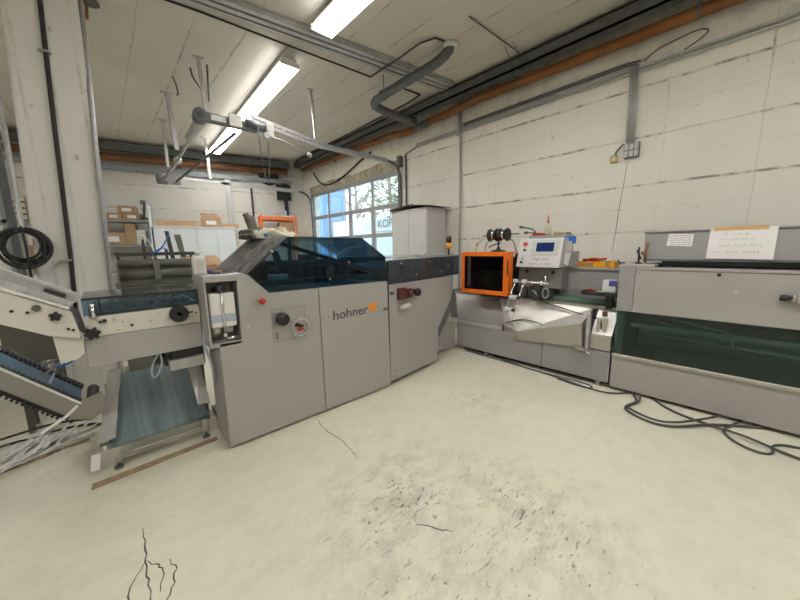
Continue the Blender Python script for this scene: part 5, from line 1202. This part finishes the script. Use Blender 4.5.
# top box
tb = thing('control_cabinet', 'long grey box with handwritten notes on top of the shrink tunnel', 'control box', (4.3, -.6, 1.35))
b = B(); b.box(3.955, 4.6, Yn, .725, 1.352, 1.61, .004); obj('body', b, M['paint2'], tb)
b = B(); b.box(3.945, 4.61, Yn, .735, 1.611, 1.622, .002); obj('lid', b, M['paintd'], tb)
b = B(); b.box(3.948, 3.9545, Yn, .725, 1.345, 1.362); obj('lower_edge', b, M['galvd'], tb)
b = B(); b.box(3.98, 4.55, Yn+.02, .58, 1.30, 1.344); obj('base_gap', b, M['black'], tb)
n1 = thing('handwritten_note', 'small white note with five handwritten lines, left on the grey control box', 'note', (3.95, .46, 1.48), 'notes on the control box')
b = B(); b.slab([(3.951, .555, 1.488), (3.951, .375, 1.478), (3.951, .368, 1.588), (3.951, .545, 1.598)], .002, (-1, 0, 0)); obj('sheet', b, M['white'], n1)
b = B()
for k in range(5): squiggle(b, -.535+.004*k, -.39, 1.575-k*.0205, .011, .0016, 20+k, Matrix.Translation((3.9485, 0, 0)) @ SIDE)
obj('handwriting', b, M['ink'], n1)
n2 = thing('handwritten_note', 'large white sheet with four faint handwritten lines, taped to the control box', 'note', (3.94, .06, 1.37), 'notes on the control box')
b = B(); b.slab([(3.943, .272, 1.372), (3.943, -.123, 1.366), (3.943, -.125, 1.63), (3.943, .262, 1.632)], .002, (-1, 0, 0)); obj('sheet', b, M['white'], n2)
b = B(); b.box(3.937, 3.9405, -.075, .24, 1.612, 1.640); obj('adhesive_tape', b, M['tape'], n2, 'strip of brown tape')
b = B(); mt = Matrix.Translation((3.9405, 0, 0)) @ SIDE
squiggle(b, -.185, -.03, 1.573, .022, .0017, 1, mt); squiggle(b, -.205, .01, 1.530, .018, .0017, 2, mt); squiggle(b, -.20, .05, 1.475, .025, .0017, 6, mt); squiggle(b, -.225, .04, 1.420, .025, .0017, 4, mt)
obj('handwriting', b, M['inkl'], n2)
b = B(); b.tube([(3.93, .70, 1.325), (3.93, .705, 1.43), (3.93, .69, 1.52)], .010, 8); b.tube([(3.92, .735, 1.43), (3.92, .70, 1.39)], .012, 8); tag(obj('screwdriver', b, M['orangepipe']), 'orange-handled tool standing at the left end of the control box', 'tool')
b = B(); b.tube([(3.93, .755, 1.325), (3.93, .76, 1.48)], .009, 8); b.tube([(3.92, .775, 1.45), (3.92, .735, 1.36)], .008, 8); b.box(3.90, 3.95, .73, .78, 1.316, 1.33); tag(obj('pliers', b, M['black']), 'black pliers leaning at the left end of the control box', 'pliers')

# ================================================================== FLOOR CABLES
def wloop(cx, cy, rx, ry, n=20, a0=0, z=.012, rot=0, rnd=random.Random(4)):
    out = []
    for i in range(n):
        a = a0+2*PI*i/n; x, y = rx*math.cos(a)*(1+rnd.uniform(-.02, .02)), ry*math.sin(a)
        out.append((cx+x*math.cos(rot)-y*math.sin(rot), cy+x*math.sin(rot)+y*math.cos(rot), z))
    return out
b = B()
b.tube([(3.86, .70, .012), (3.70, .62, .012), (3.60, .60, .012), (3.50, .64, .012), (3.40, .65, .014), (3.33, .60, .014), (3.27, .48, .012), (3.26, .36, .014), (3.34, .25, .014), (3.44, .17, .020), (3.60, .05, .014), (3.72, -.1, .012), (3.86, -.3, .012)], .0105, 8, 3)
b.tube([(3.86, .64, .03), (3.70, .59, .032), (3.60, .575, .032), (3.50, .615, .034), (3.39, .625, .036), (3.35, .58, .034), (3.295, .47, .032), (3.285, .37, .034), (3.36, .27, .036), (3.48, .19, .04), (3.64, .1, .034), (3.86, 0, .03)], .0095, 8, 3)
b.tube([(3.86, 2.3, .012), (3.74, 1.9, .012), (3.72, 1.5, .012), (3.66, 1.2, .012), (3.62, .95, .012), (3.66, .80, .012), (3.86, .66, .012)], .0085, 8, 3)
tag(obj('power_cable', b, M['cable']), 'doubled grey-black cable with a wide loop on the floor before the shrink tunnel', 'cable')
b = B()
b.tube([(3.86, .55, .012), (3.62, .35, .012), (3.55, .1, .014), (3.50, -.05, .03), (3.46, -.15, .034), (3.40, -.35, .012), (3.30, -.9, .012)], .0095, 8, 3)
b.tube([(3.86, -.10, .014), (3.66, -.03, .012), (3.54, .01, .012), (3.45, -.01, .012), (3.36, -.07, .012), (3.315, -.15, .012), (3.32, -.23, .012), (3.40, -.26, .012), (3.50, -.25, .012), (3.58, -.32, .012), (3.62, -.5, .012), (3.66, -.9, .012)], .0085, 8, 3)
tag(obj('power_cable', b, M['cable']), 'grey-black cable with a small loop, nearer the right edge of the photo', 'cable')
b = B(); b.tube([(3.77, 2.7, .012), (3.76, 2.2, .012), (3.72, 1.6, .012), (3.75, 1.1, .012), (3.68, .98, .014), (3.60, 1.05, .014), (3.66, 1.35, .012)], .0065, 8, 2)
tag(obj('power_cable', b, M['cable']), 'thin cable along the foot of the wrapping machine', 'cable')
b = B(); b.tube([(3.5, 2.75, .010), (3.60, 2.62, .010), (3.68, 2.66, .010), (3.74, 2.5, .010)], .006, 6, 2); b.slab([(3.62, 2.62, .002), (3.76, 2.56, .002), (3.78, 2.66, .002), (3.66, 2.72, .002)], .003, (0, 0, 1))
tag(obj('floor_sheet', b, M['whitep']), 'pale paper and wire on the floor in the inner corner of the machines', 'paper')

# ================================================================== WORLD, CAMERA
w = bpy.data.worlds.new('overcast'); S.world = w; w.use_nodes = True
bg = w.node_tree.nodes['Background']; bg.inputs['Color'].default_value = (.86, .94, 1., 1); bg.inputs['Strength'].default_value = 3.2
cam = bpy.data.cameras.new('camera'); co_ = bpy.data.objects.new('camera', cam); C.objects.link(co_)
dX = Vector((0.73424485, -0.11856078, 0.66845182)); dY = Vector((-0.67868092, -0.10406441, 0.72702325)); dZ = Vector((-0.0166344, -0.98747858, -0.1568737))
right = Vector((dX[0], dY[0], dZ[0])); down = Vector((dX[1], dY[1], dZ[1])); fwd = Vector((dX[2], dY[2], dZ[2]))
R = Matrix((right, -down, -fwd)).transposed().to_4x4()
co_.matrix_world = Matrix.Translation((0, 0, 1.5)) @ R
cam.sensor_fit = 'HORIZONTAL'; cam.sensor_width = 36; cam.lens = 321.369/800*36; cam.clip_start = .05; cam.clip_end = 200
S.camera = co_
S.view_settings.view_transform = 'Standard'; S.view_settings.look = 'None'; S.view_settings.exposure = .66; S.view_settings.gamma = 1
S.view_settings.use_curve_mapping = False
